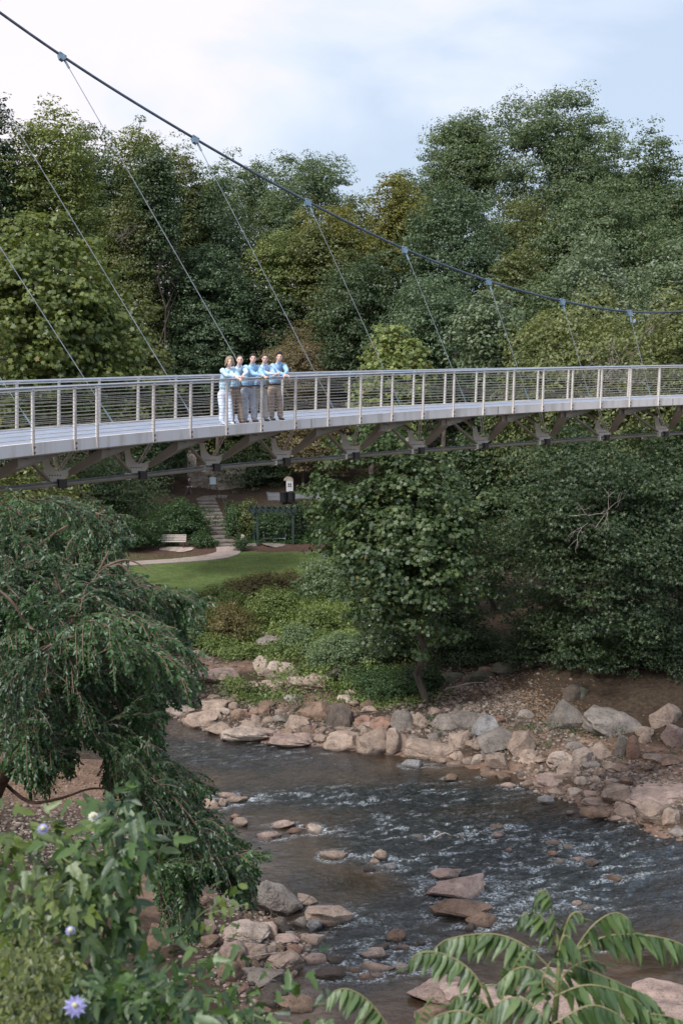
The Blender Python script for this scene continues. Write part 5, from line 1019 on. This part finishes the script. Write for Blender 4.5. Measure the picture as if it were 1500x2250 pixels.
    for k in (0, 1):
        a = ank[k]; link('shoe', smoothm(skin_eval([(a + s * (-f * .05 - UPV * .03), .045 * s, .045 * s), (a + s * (f * .06 - UPV * .035), .045 * s, .04 * s), (a + s * (f * .15 - UPV * .05), .042 * s, .028 * s), (a + s * (f * .19 - UPV * .055), .025 * s, .02 * s)], [(0, 1), (1, 2), (2, 3)], 0, 2)), shoem, E)
    if beltm:
        q = MB(); c = pel + UPV * (.05) * s; ring_ = [c + s * b_ * (l * math.cos(t) * .152 + f * math.sin(t) * .128 * belly) for t in np.linspace(0, 2 * math.pi, 25)]
        q.strip([[p_ - UPV * .02 * s, p_ + UPV * .02 * s, p_ * 1 + unit(p_ - c) * .008 + UPV * .02 * s, p_ + unit(p_ - c) * .008 - UPV * .02 * s] for p_ in ring_], caps=False); q.build('belt', beltm, E)
    hl = hc; link('hair', hair_mesh(hl, face_f, face_l, s, hair, rng), hairm, E)
    def fpt(x, z, out): 
        yy = .094 * math.sqrt(max(1 - (x / .074) ** 2 - (z / .118) ** 2, .05)); return hl + s * (face_l * x + UPV * z + face_f * (yy + out))
    for sx in (-1, 1):
        q = MB(); q.box(fpt(sx * .028, .010, -.006), face_l * .011 * s, face_f * .006 * s, UPV * .005 * s); q.build('eye', facedark, E)
        q = MB(); q.box(fpt(sx * .029, .027, .002), face_l * .015 * s, face_f * .004 * s, UPV * .0035 * s); q.build('eyebrow', hairm, E)
    q = MB(); q.tube([fpt(x, -.056 + .010 * (x / .026) ** 2, .010) for x in np.linspace(-.026, .026, 7)], [.003 * s, .006 * s, .008 * s, .008 * s, .008 * s, .006 * s, .003 * s], 6); mo = q.build('mouth', lipm, E, True)
    q = MB(); q.tube([fpt(x, -.055 + .010 * (x / .026) ** 2, .016) for x in np.linspace(-.018, .018, 5)], .0038 * s, 6); q.build('teeth', teeth, mo)
    if glasses:
        q = MB()
        for sx in (-1, 1): q.tube([fpt(sx * .03, .01, .006) + s * (face_l * .02 * math.cos(t) + UPV * .015 * math.sin(t)) for t in np.linspace(0, 2 * math.pi, 13)], .0022 * s, 5)
        q.tube([fpt(-.01, .012, .012), fpt(.01, .012, .012)], .0022 * s, 5); q.build('glasses', facedark, E)
    if tuck:   # collar of a button-up shirt
        for sx in (-1, 1):
            q = MB(); c0 = J(1.435, lean * .88 + .055, sx * .005); q.plate(c0, l * sx, -UPV, f, [(0, .005), (.055 * s, -.03 * s), (.07 * s, .01 * s), (.03 * s, .045 * s)], .01); q.build('collar', shirtm, E)
        q = MB(); q.tube([J(1.40, lean * .84 + .07), J(1.26, lean * .35 + .128 * b_), J(1.02, -lean * .25 + .128 * b_ * belly), J(.92, -lean * .4 + .125 * b_)], .006 * s, 5); q.build('placket', shirtm, E)
    else:
        pass
    return E
def rail_pt(px, dz=.05, off=0.0): i = i_at_px(px, off, ZR); return at(i, off, ZR + dz)
def foot_pt(px, off): i = i_at_px(px, off, ZD); return at(i, off, ZD + .0)
tn = tang(6); nf = np.array((tn[1], -tn[0], 0))            # towards the near side, over the rail
f1 = unit(nf * .62 + np.array((0, -1., 0)) * .5); l1 = np.cross(UPV, f1)
lgt = np.dot(l1, (1, 0, 0)); l1 = l1 if lgt > 0 else -l1
blue = cloth('light_blue_shirt', (.50, .70, .93)); blue2 = cloth('sky_blue_shirt', (.36, .60, .84)); aqua = cloth('aqua_shirt', (.55, .73, .93)); mid = cloth('mid_blue_shirt', (.32, .53, .77)); palebl = cloth('pale_blue_blouse', (.48, .70, .93), .3, .7, 22)
white_ = cloth('white_trousers', (.62, .69, .82)); khaki = cloth('brown_khaki', (.34, .25, .185)); greyt = cloth('grey_trousers', (.42, .45, .52)); stone = cloth('stone_trousers', (.47, .42, .38)); tanp = cloth('tan_brown_trousers', (.38, .295, .24))
bshoe = noisy('brown_leather', (.09, .035, .025), (.14, .06, .04), 5, .4); dshoe = noisy('dark_shoe', (.03, .022, .02), (.05, .04, .035), 5, .5); beltb = noisy('dark_belt', (.02, .015, .013), (.035, .025, .02), 5, .4)
blond = noisy('blond_hair', (.38, .31, .22), (.62, .53, .40), 30, .6, stretch=(1, 1, .3)); greyh = noisy('short_grey_hair', (.10, .075, .06), (.18, .14, .12), 30, .7); brownh = noisy('brown_hair', (.05, .035, .025), (.09, .06, .045), 30, .6); lbrown = noisy('light_brown_hair', (.13, .09, .06), (.20, .14, .10), 30, .6); darkh = noisy('dark_hair', (.018, .012, .010), (.04, .026, .02), 30, .6)
cf = np.array((.12, -1, -.05)); T = tn
FO = .50
W1 = foot_pt(497, FO); r_ = rail_pt(527)
person('woman with shoulder-length blond hair, pale blue blouse and white trousers, leftmost at the railing', W1, f1, l1, .915, .20, [rail_pt(520, .05, .02), rail_pt(531, .05, -.03)], palebl, white_, white_, blond, 'long', .98, face_f=cf, longshirt=.06, tuck=False, belly=1.05, poles=[-l1 - UPV * .3, l1 * .3 - UPV])
W2 = foot_pt(519, FO + .03)
person('man with thinning grey hair, light blue shirt and brown trousers, second from left', W2, f1, l1, .935, .20, [rail_pt(524, .02, -.05), rail_pt(534, .07, -.0)], aqua, khaki, bshoe, greyh, 'receding', .95, face_f=cf, beltm=beltb, poles=[-l1 - UPV * .3, l1 * 1. - UPV * .2])
W3 = foot_pt(548, FO + .02)
person('broad man with brown hair, blue shirt and grey trousers, third from left at the railing', W3, f1, l1, .955, .19, [rail_pt(574, .06, .02), rail_pt(581, .04, -.03)], blue2, greyt, bshoe, brownh, 'short', 1.1, face_f=cf, beltm=beltb, belly=1.15, poles=[-l1 * .2 - UPV, l1 * .3 - UPV])
W4 = foot_pt(574, FO + .02)
person('young man with glasses, pale blue shirt and stone trousers, hands clasped, fourth from left', W4, f1, l1, .95, .19, [rail_pt(603, .08, .02), rail_pt(609, .09, .0)], blue, stone, dshoe, lbrown, 'short', 1.02, glasses=True, face_f=cf, beltm=beltb, feetpos=((-.02, -.18), (.05, .10)), poles=[-l1 * .2 - UPV, l1 * .3 - UPV])
W5 = foot_pt(606, FO + .04)
person('tallest young man with dark hair, mid blue shirt and tan trousers, rightmost at the railing', W5, f1, l1, .97, .17, [rail_pt(628, .05, -.02), rail_pt(624, .04, .03)], mid, tanp, dshoe, darkh, 'short', .98, face_f=cf, beltm=beltb, poles=[-l1 * .3 - UPV, l1 * 1.2 - UPV * .1])
# walker far away on the upper path
wk = P(415, 1092, 116.6); wk[2] = 4.35
ff = np.array((1, -.25, 0)); lf_ = np.array((.25, 1, 0))
person('distant walker in dark grey clothes striding along the path by the stone pillar', wk, ff, -unit(lf_), .93, .03, [wk + np.array((.25, -.25, .85)), wk + np.array((-.2, .2, .85))], cloth('dark_grey_top', (.06, .06, .07)), cloth('dark_trousers', (.10, .085, .075)), dshoe, darkh, 'short', .95, group=None, feetpos=((.28, -.06), (-.30, .06)), tuck=False, voxel=.012, poles=[-UPV - unit(ff), -UPV - unit(ff)])
# ------------------------------------------------------------------ the drooping birch close to the camera on the left
BPOLY = np.array([(-60, 1080), (60, 1082), (140, 1070), (230, 1090), (285, 1150), (250, 1190), (270, 1260), (350, 1290), (430, 1285), (455, 1312), (430, 1345), (385, 1370), (420, 1400), (432, 1470), (415, 1530), (360, 1548), (330, 1560), (345, 1610), (325, 1650), (400, 1690), (462, 1728), (410, 1745), (470, 1800), (520, 1850), (598, 1874), (540, 1884), (545, 1960), (530, 1985), (480, 1930), (425, 1905), (415, 1960), (425, 2045), (375, 2060), (330, 1930), (290, 1850), (235, 1765), (215, 1690), (230, 1640), (170, 1600), (140, 1640), (155, 1695), (105, 1660), (98, 1705), (75, 1745), (45, 1690), (-60, 1670)], float)
def inpoly(x, y, P_):
    ins = np.zeros(len(x), bool); n = len(P_)
    for i in range(n):
        x1, y1 = P_[i]; x2, y2 = P_[(i + 1) % n]; ins ^= ((y1 > y) != (y2 > y)) & (x < (x2 - x1) * (y - y1) / (y2 - y1 + 1e-12) + x1)
    return ins
_mx, _my = np.meshgrid(np.arange(-120, 700, 4.), np.arange(1000, 2120, 4.)); _MASK = inpoly(_mx.ravel(), _my.ravel(), BPOLY).reshape(_mx.shape)
def inb(x, y):
    i, j = int((y - 1000) / 4), int((x + 120) / 4); return 0 <= i < _MASK.shape[0] and 0 <= j < _MASK.shape[1] and _MASK[i, j]
rng = np.random.default_rng(2024)
root = P(-40, 1790, 15.5); root[2] = float(gz(root[0], root[1]))
BE = empty('birch_tree', root, 'near birch with drooping small-leaved branches filling the left side of the photo', 'tree')
def pth(L_): return csm([P(x, y, d) for x, y, d in L_], np.linspace(0, len(L_) - 1, 4 * len(L_)))
tr0 = pth([(-60, 1900, 15.5), (-20, 1760, 15.2), (10, 1690, 14), (75, 1570, 13.4), (100, 1490, 13.4), (110, 1430, 14), (85, 1350, 15), (60, 1220, 15.3), (40, 1120, 15.6)])
tr0 = np.vstack([[root - (0, 0, .3)], tr0]); q = MB(); q.tube(tr0, np.linspace(.12, .03, len(tr0)), 9); q.build('trunk', brownbark, BE, True)
for L_, r0 in [([(108, 1440, 14.2), (85, 1400, 12.9), (60, 1370, 12.8), (25, 1320, 12.7), (-10, 1290, 12.7)], .024), ([(105, 1460, 14.4), (148, 1410, 12.9), (147, 1360, 12.8), (130, 1300, 12.7), (115, 1250, 12.7)], .02), ([(110, 1440, 14.2), (170, 1350, 12.9), (205, 1280, 12.8), (240, 1210, 12.8)], .024),
               ([(165, 1355, 14.3), (140, 1310, 14), (130, 1280, 14)], .02), ([(90, 1520, 15), (180, 1500, 14.4), (270, 1560, 14), (330, 1680, 13.8), (400, 1780, 13.7), (470, 1840, 13.6)], .024), ([(205, 1280, 14), (260, 1240, 14), (300, 1280, 14), (350, 1330, 14)], .016), ([(-10, 1700, 15), (60, 1760, 14.4), (130, 1755, 14.2), (190, 1735, 14), (228, 1732, 13.9)], .022),
               ([(60, 1220, 15.3), (140, 1160, 15), (220, 1130, 14.8)], .02), ([(220, 1250, 14), (280, 1230, 14), (340, 1260, 14)], .014), ([(270, 1560, 14), (260, 1660, 13.7), (300, 1800, 13.6), (350, 1920, 13.5)], .02), ([(180, 1500, 14.4), (300, 1440, 14), (400, 1440, 14)], .022), ([(60, 1280, 15), (200, 1230, 15), (330, 1300, 14.6), (420, 1310, 14.5)], .022)]:
    c = pth(L_); q = MB(); q.tube(c, np.linspace(r0, r0 * .35, len(c)), 6); q.build('branch', brownbark, BE, True)
pos = []; nrm = []; axs = []; tin = []; twg = MB()
cnt = 0; att = 0
def strand(p, v, L_, ct, y0):
    ox, oy = rng.uniform(-14, 30), rng.uniform(-25, 15); n = int(L_ / .026); st = L_ / n; path = [p]
    for k in range(n):
        v = unit(v + np.array((.010, 0, -.095))); p = p + v * st; X_, Y_, _ = proj(*p)
        if not inb(X_ - ox, Y_ + oy): break
        path.append(p)
        for sd in (-1, 1):
            if rng.random() < .12: continue
            s = np.cross(v, UPV) * sd; a = unit(v * .6 + s * .8 + np.array((0, 0, -.55)) + rng.normal(size=3) * .25)
            pos.append(p + a * .028); axs.append(a); nrm.append(unit(np.array((0, -.35, .75)) + rng.normal(size=3) * .5)); tin.append(np.clip(ct * .5 + rng.random() * .45 + (.08 if y0 > 1650 else 0), 0, .97))
    if len(path) > 3: twg.tube(path[::3] + [path[-1]], .0032, 3, False)
while cnt < 380 and att < 6000:
    att += 1; x = rng.uniform(-60, 600); y = rng.uniform(1060, 2050)
    if not inb(x, y): continue
    if vnoise(x / 55, y / 65, 31) < .41: continue
    if y < 1215 and rng.random() < .7: continue
    if x > 255 and y < 1570 and rng.random() < .72: continue
    if x > 340 and y < 1570 and rng.random() < .5: continue
    if y > 1560 and rng.random() < .15: continue
    d = 14.4 + rng.normal() * 1.1 + (1.0 if y < 1300 else 0); p = P(x, y, d); ct = rng.random()
    right = np.clip((x - 60) / 300, -.2, 1) if y < 1600 else .75
    v = unit(np.array((rng.normal() * .4 + right * .8, rng.normal() * .5, rng.uniform(-.35, .5)))); n = int(rng.uniform(14, 26)); main = [p]
    for k in range(n):
        v = unit(v + np.array((.01, 0, -.06))); p = p + v * .05
        X_, Y_, _ = proj(*p)
        if not inb(X_ - 2, Y_): break
        main.append(p)
        for _ in range(int(rng.integers(1, 3))): 
            w_ = unit(v + rng.normal(size=3) * .55); strand(p, w_, rng.uniform(.2, .6), ct, y)
    if len(main) > 4: twg.tube(main[::3] + [main[-1]], .0042, 4, False); cnt += 1
pos = np.array(pos); ln = len(pos)
link('foliage', leaves('foliage', pos, np.array(nrm), rng.uniform(.032, .058, ln), np.array(tin), 'leaf', axis=np.array(axs), rng=rng), LM['birch'], BE)
tag(twg.build('fine_twigs', brownbark, BE), kind='stuff')
# ------------------------------------------------------------------ plants in the immediate foreground
TEMPL['passion'] = (np.array([(0, 0, 0), (.07, .02, .015), (.16, .0, .02), (.34, .16, -.02), (.30, .20, .0), (.13, .22, .03), (.17, .45, .02), (.13, .7, .0), (0, 1.0, -.07), (-.13, .7, .0), (-.17, .45, .02), (-.13, .22, .03), (-.30, .20, .0), (-.34, .16, -.02), (-.16, .0, .02), (-.07, .02, .015), (0, .25, -.01), (0, .5, -.02), (0, .75, -.04)]),
  [(0, 1, 5, 16), (1, 2, 5), (2, 3, 4, 5), (16, 5, 6, 17), (17, 6, 7, 18), (18, 7, 8), (0, 16, 11, 15), (15, 11, 14), (14, 11, 12, 13), (16, 17, 10, 11), (17, 18, 9, 10), (18, 8, 9)])
TEMPL['ovate'] = (np.array([(0, 0, 0), (.15, .12, .02), (.23, .35, .03), (.2, .62, .01), (.1, .84, -.02), (0, 1.0, -.07), (-.1, .84, -.02), (-.2, .62, .01), (-.23, .35, .03), (-.15, .12, .02), (0, .3, -.01), (0, .62, -.03)]),
  [(0, 1, 2, 10), (10, 2, 3, 11), (11, 3, 4, 5), (0, 10, 8, 9), (10, 11, 7, 8), (11, 5, 6, 7)])
TEMPL['leaflet'] = (np.array([(0, 0, 0), (.10, .08, .02), (.145, .28, .03), (.11, .58, .0), (.05, .84, -.05), (0, 1.0, -.12), (-.05, .84, -.05), (-.11, .58, .0), (-.145, .28, .03), (-.10, .08, .02), (0, .32, -.02), (0, .6, -.035)]),
  [(0, 1, 2, 10), (10, 2, 3, 11), (11, 3, 4, 5), (0, 10, 8, 9), (10, 11, 7, 8), (11, 5, 6, 7)])
def nearleaf(name, d, m, l): 
    mt = leafmat(name, d, m, l, trans=.32, gloss=.045, rough=.45); nt = mt.node_tree; N = nt.nodes; L = nt.links
    tc = N.new('ShaderNodeTexCoord'); nz = N.new('ShaderNodeTexNoise'); nz.inputs['Scale'].default_value = 60; nz.inputs['Detail'].default_value = 4; L.new(tc.outputs['Object'], nz.inputs['Vector'])
    bp = N.new('ShaderNodeBump'); bp.inputs['Strength'].default_value = .4; bp.inputs['Distance'].default_value = .004; L.new(nz.outputs[0], bp.inputs['Height'])
    at_ = N.new('ShaderNodeAttribute'); at_.attribute_name = 'rib'; rr = ramp(N, [(.80, (0, 0, 0)), (.95, (1, 1, 1))]); L.new(at_.outputs['Fac'], rr.inputs[0])
    n9 = N.new('ShaderNodeTexNoise'); n9.inputs['Scale'].default_value = 25; L.new(tc.outputs['Object'], n9.inputs['Vector']); r9 = ramp(N, [(.35, (.85, .88, .88)), (.62, (1.05, 1.05, 1.0)), (.82, (1.35, 1.15, .8))]); L.new(n9.outputs[0], r9.inputs[0])
    src_ = [x for x in N if x.type == 'VALTORGB' and x.outputs[0].is_linked and x not in (rr, r9)][0]
    mu_ = N.new('ShaderNodeMix'); mu_.data_type = 'RGBA'; mu_.blend_type = 'MULTIPLY'; mu_.inputs[0].default_value = 1; L.new(src_.outputs[0], mu_.inputs[6]); L.new(r9.outputs[0], mu_.inputs[7])
    mv = N.new('ShaderNodeMix'); mv.data_type = 'RGBA'; mf = N.new('ShaderNodeMath'); mf.operation = 'MULTIPLY'; mf.inputs[1].default_value = .4; L.new(rr.outputs[0], mf.inputs[0]); L.new(mf.outputs[0], mv.inputs[0]); L.new(mu_.outputs[2], mv.inputs[6]); mv.inputs[7].default_value = (l[0] * 1.7, l[1] * 1.5, l[2] * 1.6, 1)
    for n in [x for x in N if x.type == 'BSDF_DIFFUSE']: L.new(mv.outputs[2], n.inputs[0])
    for n in N:
        if n.type in ('BSDF_DIFFUSE', 'BSDF_GLOSSY'): L.new(bp.outputs[0], n.inputs['Normal'])
    return mt
vineL = nearleaf('vine_leaf', (.010, .030, .009), (.024, .056, .016), (.062, .115, .034)); vineY = nearleaf('young_vine_leaf', (.022, .046, .010), (.046, .080, .018), (.095, .135, .036)); sumL = nearleaf('sumac_leaf', (.028, .060, .024), (.052, .094, .038), (.09, .145, .062)); fine = nearleaf('fine_weed', (.026, .042, .010), (.055, .075, .018), (.10, .125, .035))
stemm = noisy('green_stem', (.09, .12, .04), (.17, .2, .08), 9, .6); redstem = noisy('rachis', (.16, .17, .07), (.28, .26, .13), 9, .6)
rng = np.random.default_rng(99)
def vine(label, stems, n, size, mt, shape, name='vine', cat='vine', jit=(30, 30), dj=.3, seed=1, fill=None, st_r=.006, group=None):
    rng = np.random.default_rng(seed); b0 = P(*stems[0][0]); e = empty(name, b0, label, cat, group)
    pos, ax, nr = [], [], []
    for s in stems:
        c = csm([P(*q_) for q_ in s], np.linspace(0, len(s) - 1, 8 * len(s))); q = MB(); q.tube(c, np.linspace(st_r, st_r * .5, len(c)), 5); q.build('stem', stemm, e, True)
        m = int(n * len(c) / sum(8 * len(t) for t in stems)); k = rng.integers(0, len(c), m)
        for i in k:
            o = rng.normal(size=3) * np.array((jit[0], 0, jit[1])) * 4.6 / F; o[1] = rng.normal() * dj * .5; p = c[i] + o
            d = unit(p - c[i] + np.array((0, -.05, -.03))); a = unit(d * .5 + np.array((0, -.2, -.6)) + rng.normal(size=3) * .4)
            pos.append(p); ax.append(a); nr.append(unit(np.array((0, -.6, .65)) + rng.normal(size=3) * .42))
    if fill:
        for (x0, y0, x1, y1, dd, m) in fill:
            for _ in range(m):
                pos.append(P(rng.uniform(x0, x1), rng.uniform(y0, y1), dd + rng.normal() * .25)); ax.append(unit(np.array((0, -.15, -.4)) + rng.normal(size=3) * .55)); nr.append(unit(np.array((0, -.6, .65)) + rng.normal(size=3) * .45))
    pos = np.array(pos); m = len(pos); sz = size * rng.uniform(.6, 1.2, m); ax = np.array(ax)
    link('foliage', leaves('foliage', pos, np.array(nr), sz, np.clip(rng.random(m) * .95, 0, .97), shape, axis=ax, rng=rng), mt, e); return e
V1 = vine('passion vine with dark three-lobed leaves hanging in a tall column, foreground lower left', [[(230, 2290, 4.8), (215, 2150, 4.8), (240, 1990, 4.8), (255, 1900, 4.8), (245, 1830, 4.8), (262, 1775, 4.8)], [(245, 1990, 4.8), (290, 1900, 4.7), (300, 1850, 4.6)], [(230, 2050, 4.8), (180, 1980, 4.9), (190, 1880, 4.9), (160, 1840, 4.9)]], 360, .08, vineL, 'passion', jit=(38, 26), seed=3)
V2 = vine('passion vine with lighter rounder leaves at the left edge of the foreground', [[(-20, 2200, 4.6), (40, 2050, 4.6), (60, 1940, 4.7), (30, 1880, 4.8), (5, 1840, 4.8)], [(40, 2050, 4.6), (120, 1960, 4.7), (170, 1920, 4.7), (120, 1870, 4.8)], [(50, 2150, 4.5), (100, 2050, 4.5), (140, 1960, 4.6)]], 270, .078, vineY, 'passion', jit=(48, 34), seed=4)
V3 = vine('sprawling vine with small pointed leaves along the bottom left of the photo', [[(230, 2300, 4.4), (300, 2200, 4.5), (350, 2150, 4.6), (390, 2110, 4.7)], [(330, 2300, 4.3), (400, 2230, 4.4), (440, 2190, 4.5), (480, 2190, 4.5)], [(420, 2300, 4.3), (520, 2230, 4.4), (600, 2245, 4.4), (640, 2250, 4.4)], [(150, 2300, 4.3), (240, 2200, 4.5), (330, 2160, 4.6)]], 330, .06, vineL, 'passion', jit=(48, 42), seed=5, fill=[(120, 2140, 430, 2270, 4.4, 200), (400, 2220, 600, 2270, 4.3, 40)])
V4 = vine('fresh green sprig reaching up between the near rocks', [[(400, 2060, 4.8), (440, 2010, 4.8), (480, 1985, 4.8), (500, 1955, 4.8)], [(450, 2010, 4.8), (510, 1995, 4.8), (545, 1985, 4.8)], [(470, 1990, 4.8), (500, 1960, 4.8)]], 30, .045, vineY, 'ovate', 'sprig', 'plant', jit=(12, 10), seed=6, st_r=.003)
V5 = vine('fine yellow-green weeds in the bottom left corner of the photo', [[(20, 2300, 4.2), (30, 2200, 4.2), (25, 2100, 4.2)], [(80, 2300, 4.2), (90, 2200, 4.2), (70, 2080, 4.2)], [(130, 2300, 4.2), (120, 2180, 4.2), (140, 2100, 4.2)], [(50, 2300, 4.2), (60, 2180, 4.2), (50, 2060, 4.2)]], 620, .024, fine, 'ovate', 'weed', 'plant', jit=(26, 40), seed=7, fill=[(0, 2080, 160, 2270, 4.3, 700)], st_r=.003)
V6 = vine('dark shaded vine leaves behind the foreground column at the lower left', [[(60, 2300, 5.4), (120, 2150, 5.4), (150, 2000, 5.5)], [(250, 2300, 5.3), (280, 2150, 5.4), (270, 2000, 5.5)]], 60, .10, vineL, 'ovate', jit=(60, 60), seed=8, fill=[(-20, 2120, 330, 2290, 5.2, 170), (-20, 1980, 120, 2120, 5.4, 40)])
def flower(px, py, d, col, par, r=.033, label=None):
    c = P(px, py, d); e = MB(); fw = unit(np.array((0, 0, CAMZ)) - c + np.array((0, 0, 1.5))); a = unit(np.cross(fw, (0, 0, 1))); b_ = np.cross(fw, a); rng = np.random.default_rng(int(px))
    for k in range(10):
        t = 2 * math.pi * k / 10; u = math.cos(t) * a + math.sin(t) * b_; w = np.cross(fw, u)
        e.add([c, c + u * r * .5 + w * r * .17 + fw * .003, c + u * r, c + u * r * .5 - w * r * .17 + fw * .003], [(0, 1, 2, 3)])
    for k in range(36):
        t = 2 * math.pi * k / 36; u = math.cos(t) * a + math.sin(t) * b_; e.tube([c + fw * .005, c + u * r * .45 + fw * .009, c + u * r * .8 + fw * .004], .0009, 3, False)
    o = e.build('flower', col, par); q = MB(); q.tube([c, c + fw * .018], [.008, .005], 8); q.tube([c + fw * .016, c + fw * .022], [.009, .004], 6); q.build('flower_centre', noisy('flower_centre', (.5, .5, .3), (.6, .6, .42), 3, .6), o)
    return o
lil = noisy('lilac_petal', (.30, .30, .62), (.50, .50, .82), 30, .6); whp = noisy('white_petal', (.62, .64, .6), (.78, .8, .76), 9, .6)
flower(165, 2212, 3.9, lil, V3, .034); flower(95, 1822, 4.5, lil, V2, .02); flower(155, 2046, 4.4, lil, V1, .018); flower(205, 1795, 4.5, whp, V1, .018)
# pinnate leaves of the young sumac at the lower right
def pinnate(par, ctrl, L0, droop=.8, gap=.019, seed=0, mt=None):
    rng = np.random.default_rng(seed); c = csm([P(*q_) for q_ in ctrl], np.linspace(0, len(ctrl) - 1, 60)); seg = np.concatenate([[0], np.cumsum(np.linalg.norm(np.diff(c, axis=0), axis=1))]); T_ = seg[-1]
    q = MB(); q.tube(c[::3], np.linspace(.0032, .0014, 20), 5); r = q.build('rachis', redstem, par, True)
    pos, ax, nr, sz = [], [], [], []; s = T_ * .14
    while s < T_:
        i = int(np.searchsorted(seg, s)); i = min(max(i, 1), 58); v = unit(c[i + 1] - c[i - 1]); side = unit(np.cross(v, UPV)); u = s / T_; k = L0 * .94 * (.6 + .55 * math.sin(math.pi * min(1, u * .9 + .12))) * (1 if u < .8 else 1 - (u - .8) * 2.0)
        for sd in (-1, 1):
            a = unit(side * sd * (1 - droop * .62) + v * .45 - UPV * droop * (.75 + .3 * rng.random()) + rng.normal(size=3) * .13); n = unit(np.cross(a, np.cross(UPV + v * .2 + side * sd * .5, a))); pos.append(c[i]); ax.append(a); nr.append(unit(n + rng.normal(size=3) * .1)); sz.append(k * rng.uniform(.9, 1.08))
        s += gap * rng.uniform(.9, 1.1)
    pos.append(c[-1]); ax.append(unit(c[-1] - c[-4] - UPV * .01)); nr.append(UPV + 0.); sz.append(L0 * .6)
    link('leaflets', leaves('leaflets', np.array(pos), np.array(nr), np.array(sz), rng.random(len(pos)) * .9, 'leaflet', axis=np.array(ax), rng=rng), mt or sumL, r)
    return r
def sumac(label, base, stems, lv, seed):
    e = empty('sumac', P(*base), label, 'plant')
    for s in stems: c = csm([P(*q_) for q_ in s], np.linspace(0, len(s) - 1, 24)); q = MB(); q.tube(c, np.linspace(.012, .006, 24), 6); q.build('stem', stemm, e, True)
    for k, (ctrl, L0, dr) in enumerate(lv): pinnate(e, ctrl, L0, dr, seed=seed + k)
D0 = 4.6
def c3(L_, d=D0, dd=0): return [(x, y, d + dd * i) for i, (x, y) in enumerate(L_)]
sumac('tall young sumac with long feathery drooping leaves, foreground lower right', (1215, 2320, D0), [c3([(1210, 2320), (1222, 2190), (1228, 2110), (1222, 2055)]), c3([(1100, 2320), (1085, 2230), (1060, 2160)]), c3([(1225, 2120), (1260, 2090), (1290, 2075)])], [
 (c3([(1222, 2060), (1214, 2010), (1200, 1958), (1180, 1965), (1172, 2000)], D0), .060, .75), (c3([(1285, 2076), (1340, 2055), (1420, 2055), (1490, 2072), (1540, 2110)]), .098, .95),
 (c3([(1205, 2125), (1160, 2082), (1105, 2056), (1050, 2052), (980, 2065), (950, 2090)]), .095, .9), (c3([(1070, 2190), (1040, 2140), (1000, 2108), (955, 2092), (912, 2098), (898, 2128)], D0 - .2), .085, .9),
 (c3([(1260, 2090), (1300, 2035), (1345, 2006), (1378, 2018), (1390, 2050)]), .085, 1.0), (c3([(1220, 2070), (1195, 2020), (1165, 2004), (1145, 2015), (1142, 2035)]), .07, 1.0), (c3([(1232, 2070), (1250, 2015), (1270, 2004), (1282, 2020)]), .05, .9),
 (c3([(1228, 2110), (1300, 2135), (1370, 2165), (1430, 2195), (1465, 2240)], D0 - .1), .09, .85), (c3([(1215, 2190), (1280, 2165), (1340, 2172), (1400, 2200), (1430, 2240)], D0 - .3), .095, 1.0), (c3([(1090, 2235), (1110, 2170), (1135, 2110), (1160, 2085)], D0 - .1), .075, .45),
 (c3([(1225, 2100), (1235, 2060), (1250, 2060), (1275, 2100)], D0 - .2), .08, 1.1), (c3([(1220, 2180), (1170, 2130), (1130, 2130), (1090, 2165)], D0 - .2), .085, .9), (c3([(1085, 2230), (1050, 2190), (1010, 2185), (985, 2210)], D0 - .2), .08, .9),
 (c3([(1080, 2260), (1020, 2222), (960, 2232), (930, 2262)], D0 - .3), .09, .9), (c3([(1210, 2260), (1160, 2200), (1110, 2195), (1070, 2230)], D0 - .4), .09, .9), (c3([(1215, 2250), (1290, 2210), (1350, 2225), (1400, 2270)], D0 - .4), .095, .9), (c3([(1300, 2290), (1380, 2235), (1450, 2230), (1520, 2250)], D0 - .2), .085, .9),
 (c3([(1215, 2200), (1240, 2140), (1290, 2110), (1330, 2120)], D0 + .1), .08, .8), (c3([(1215, 2230), (1190, 2160), (1210, 2110)], D0 - .3), .08, .7)], 100)
sumac('small sumac shoot with one arching leaf at the bottom edge, centre', (850, 2330, 4.4), [c3([(850, 2330), (855, 2290), (858, 2262)], 4.4)], [(c3([(858, 2265), (815, 2205), (770, 2175), (735, 2178), (716, 2205)], 4.4), .085, .75), (c3([(900, 2290), (925, 2230), (945, 2195), (955, 2192)], 4.5), .045, .4)], 300)
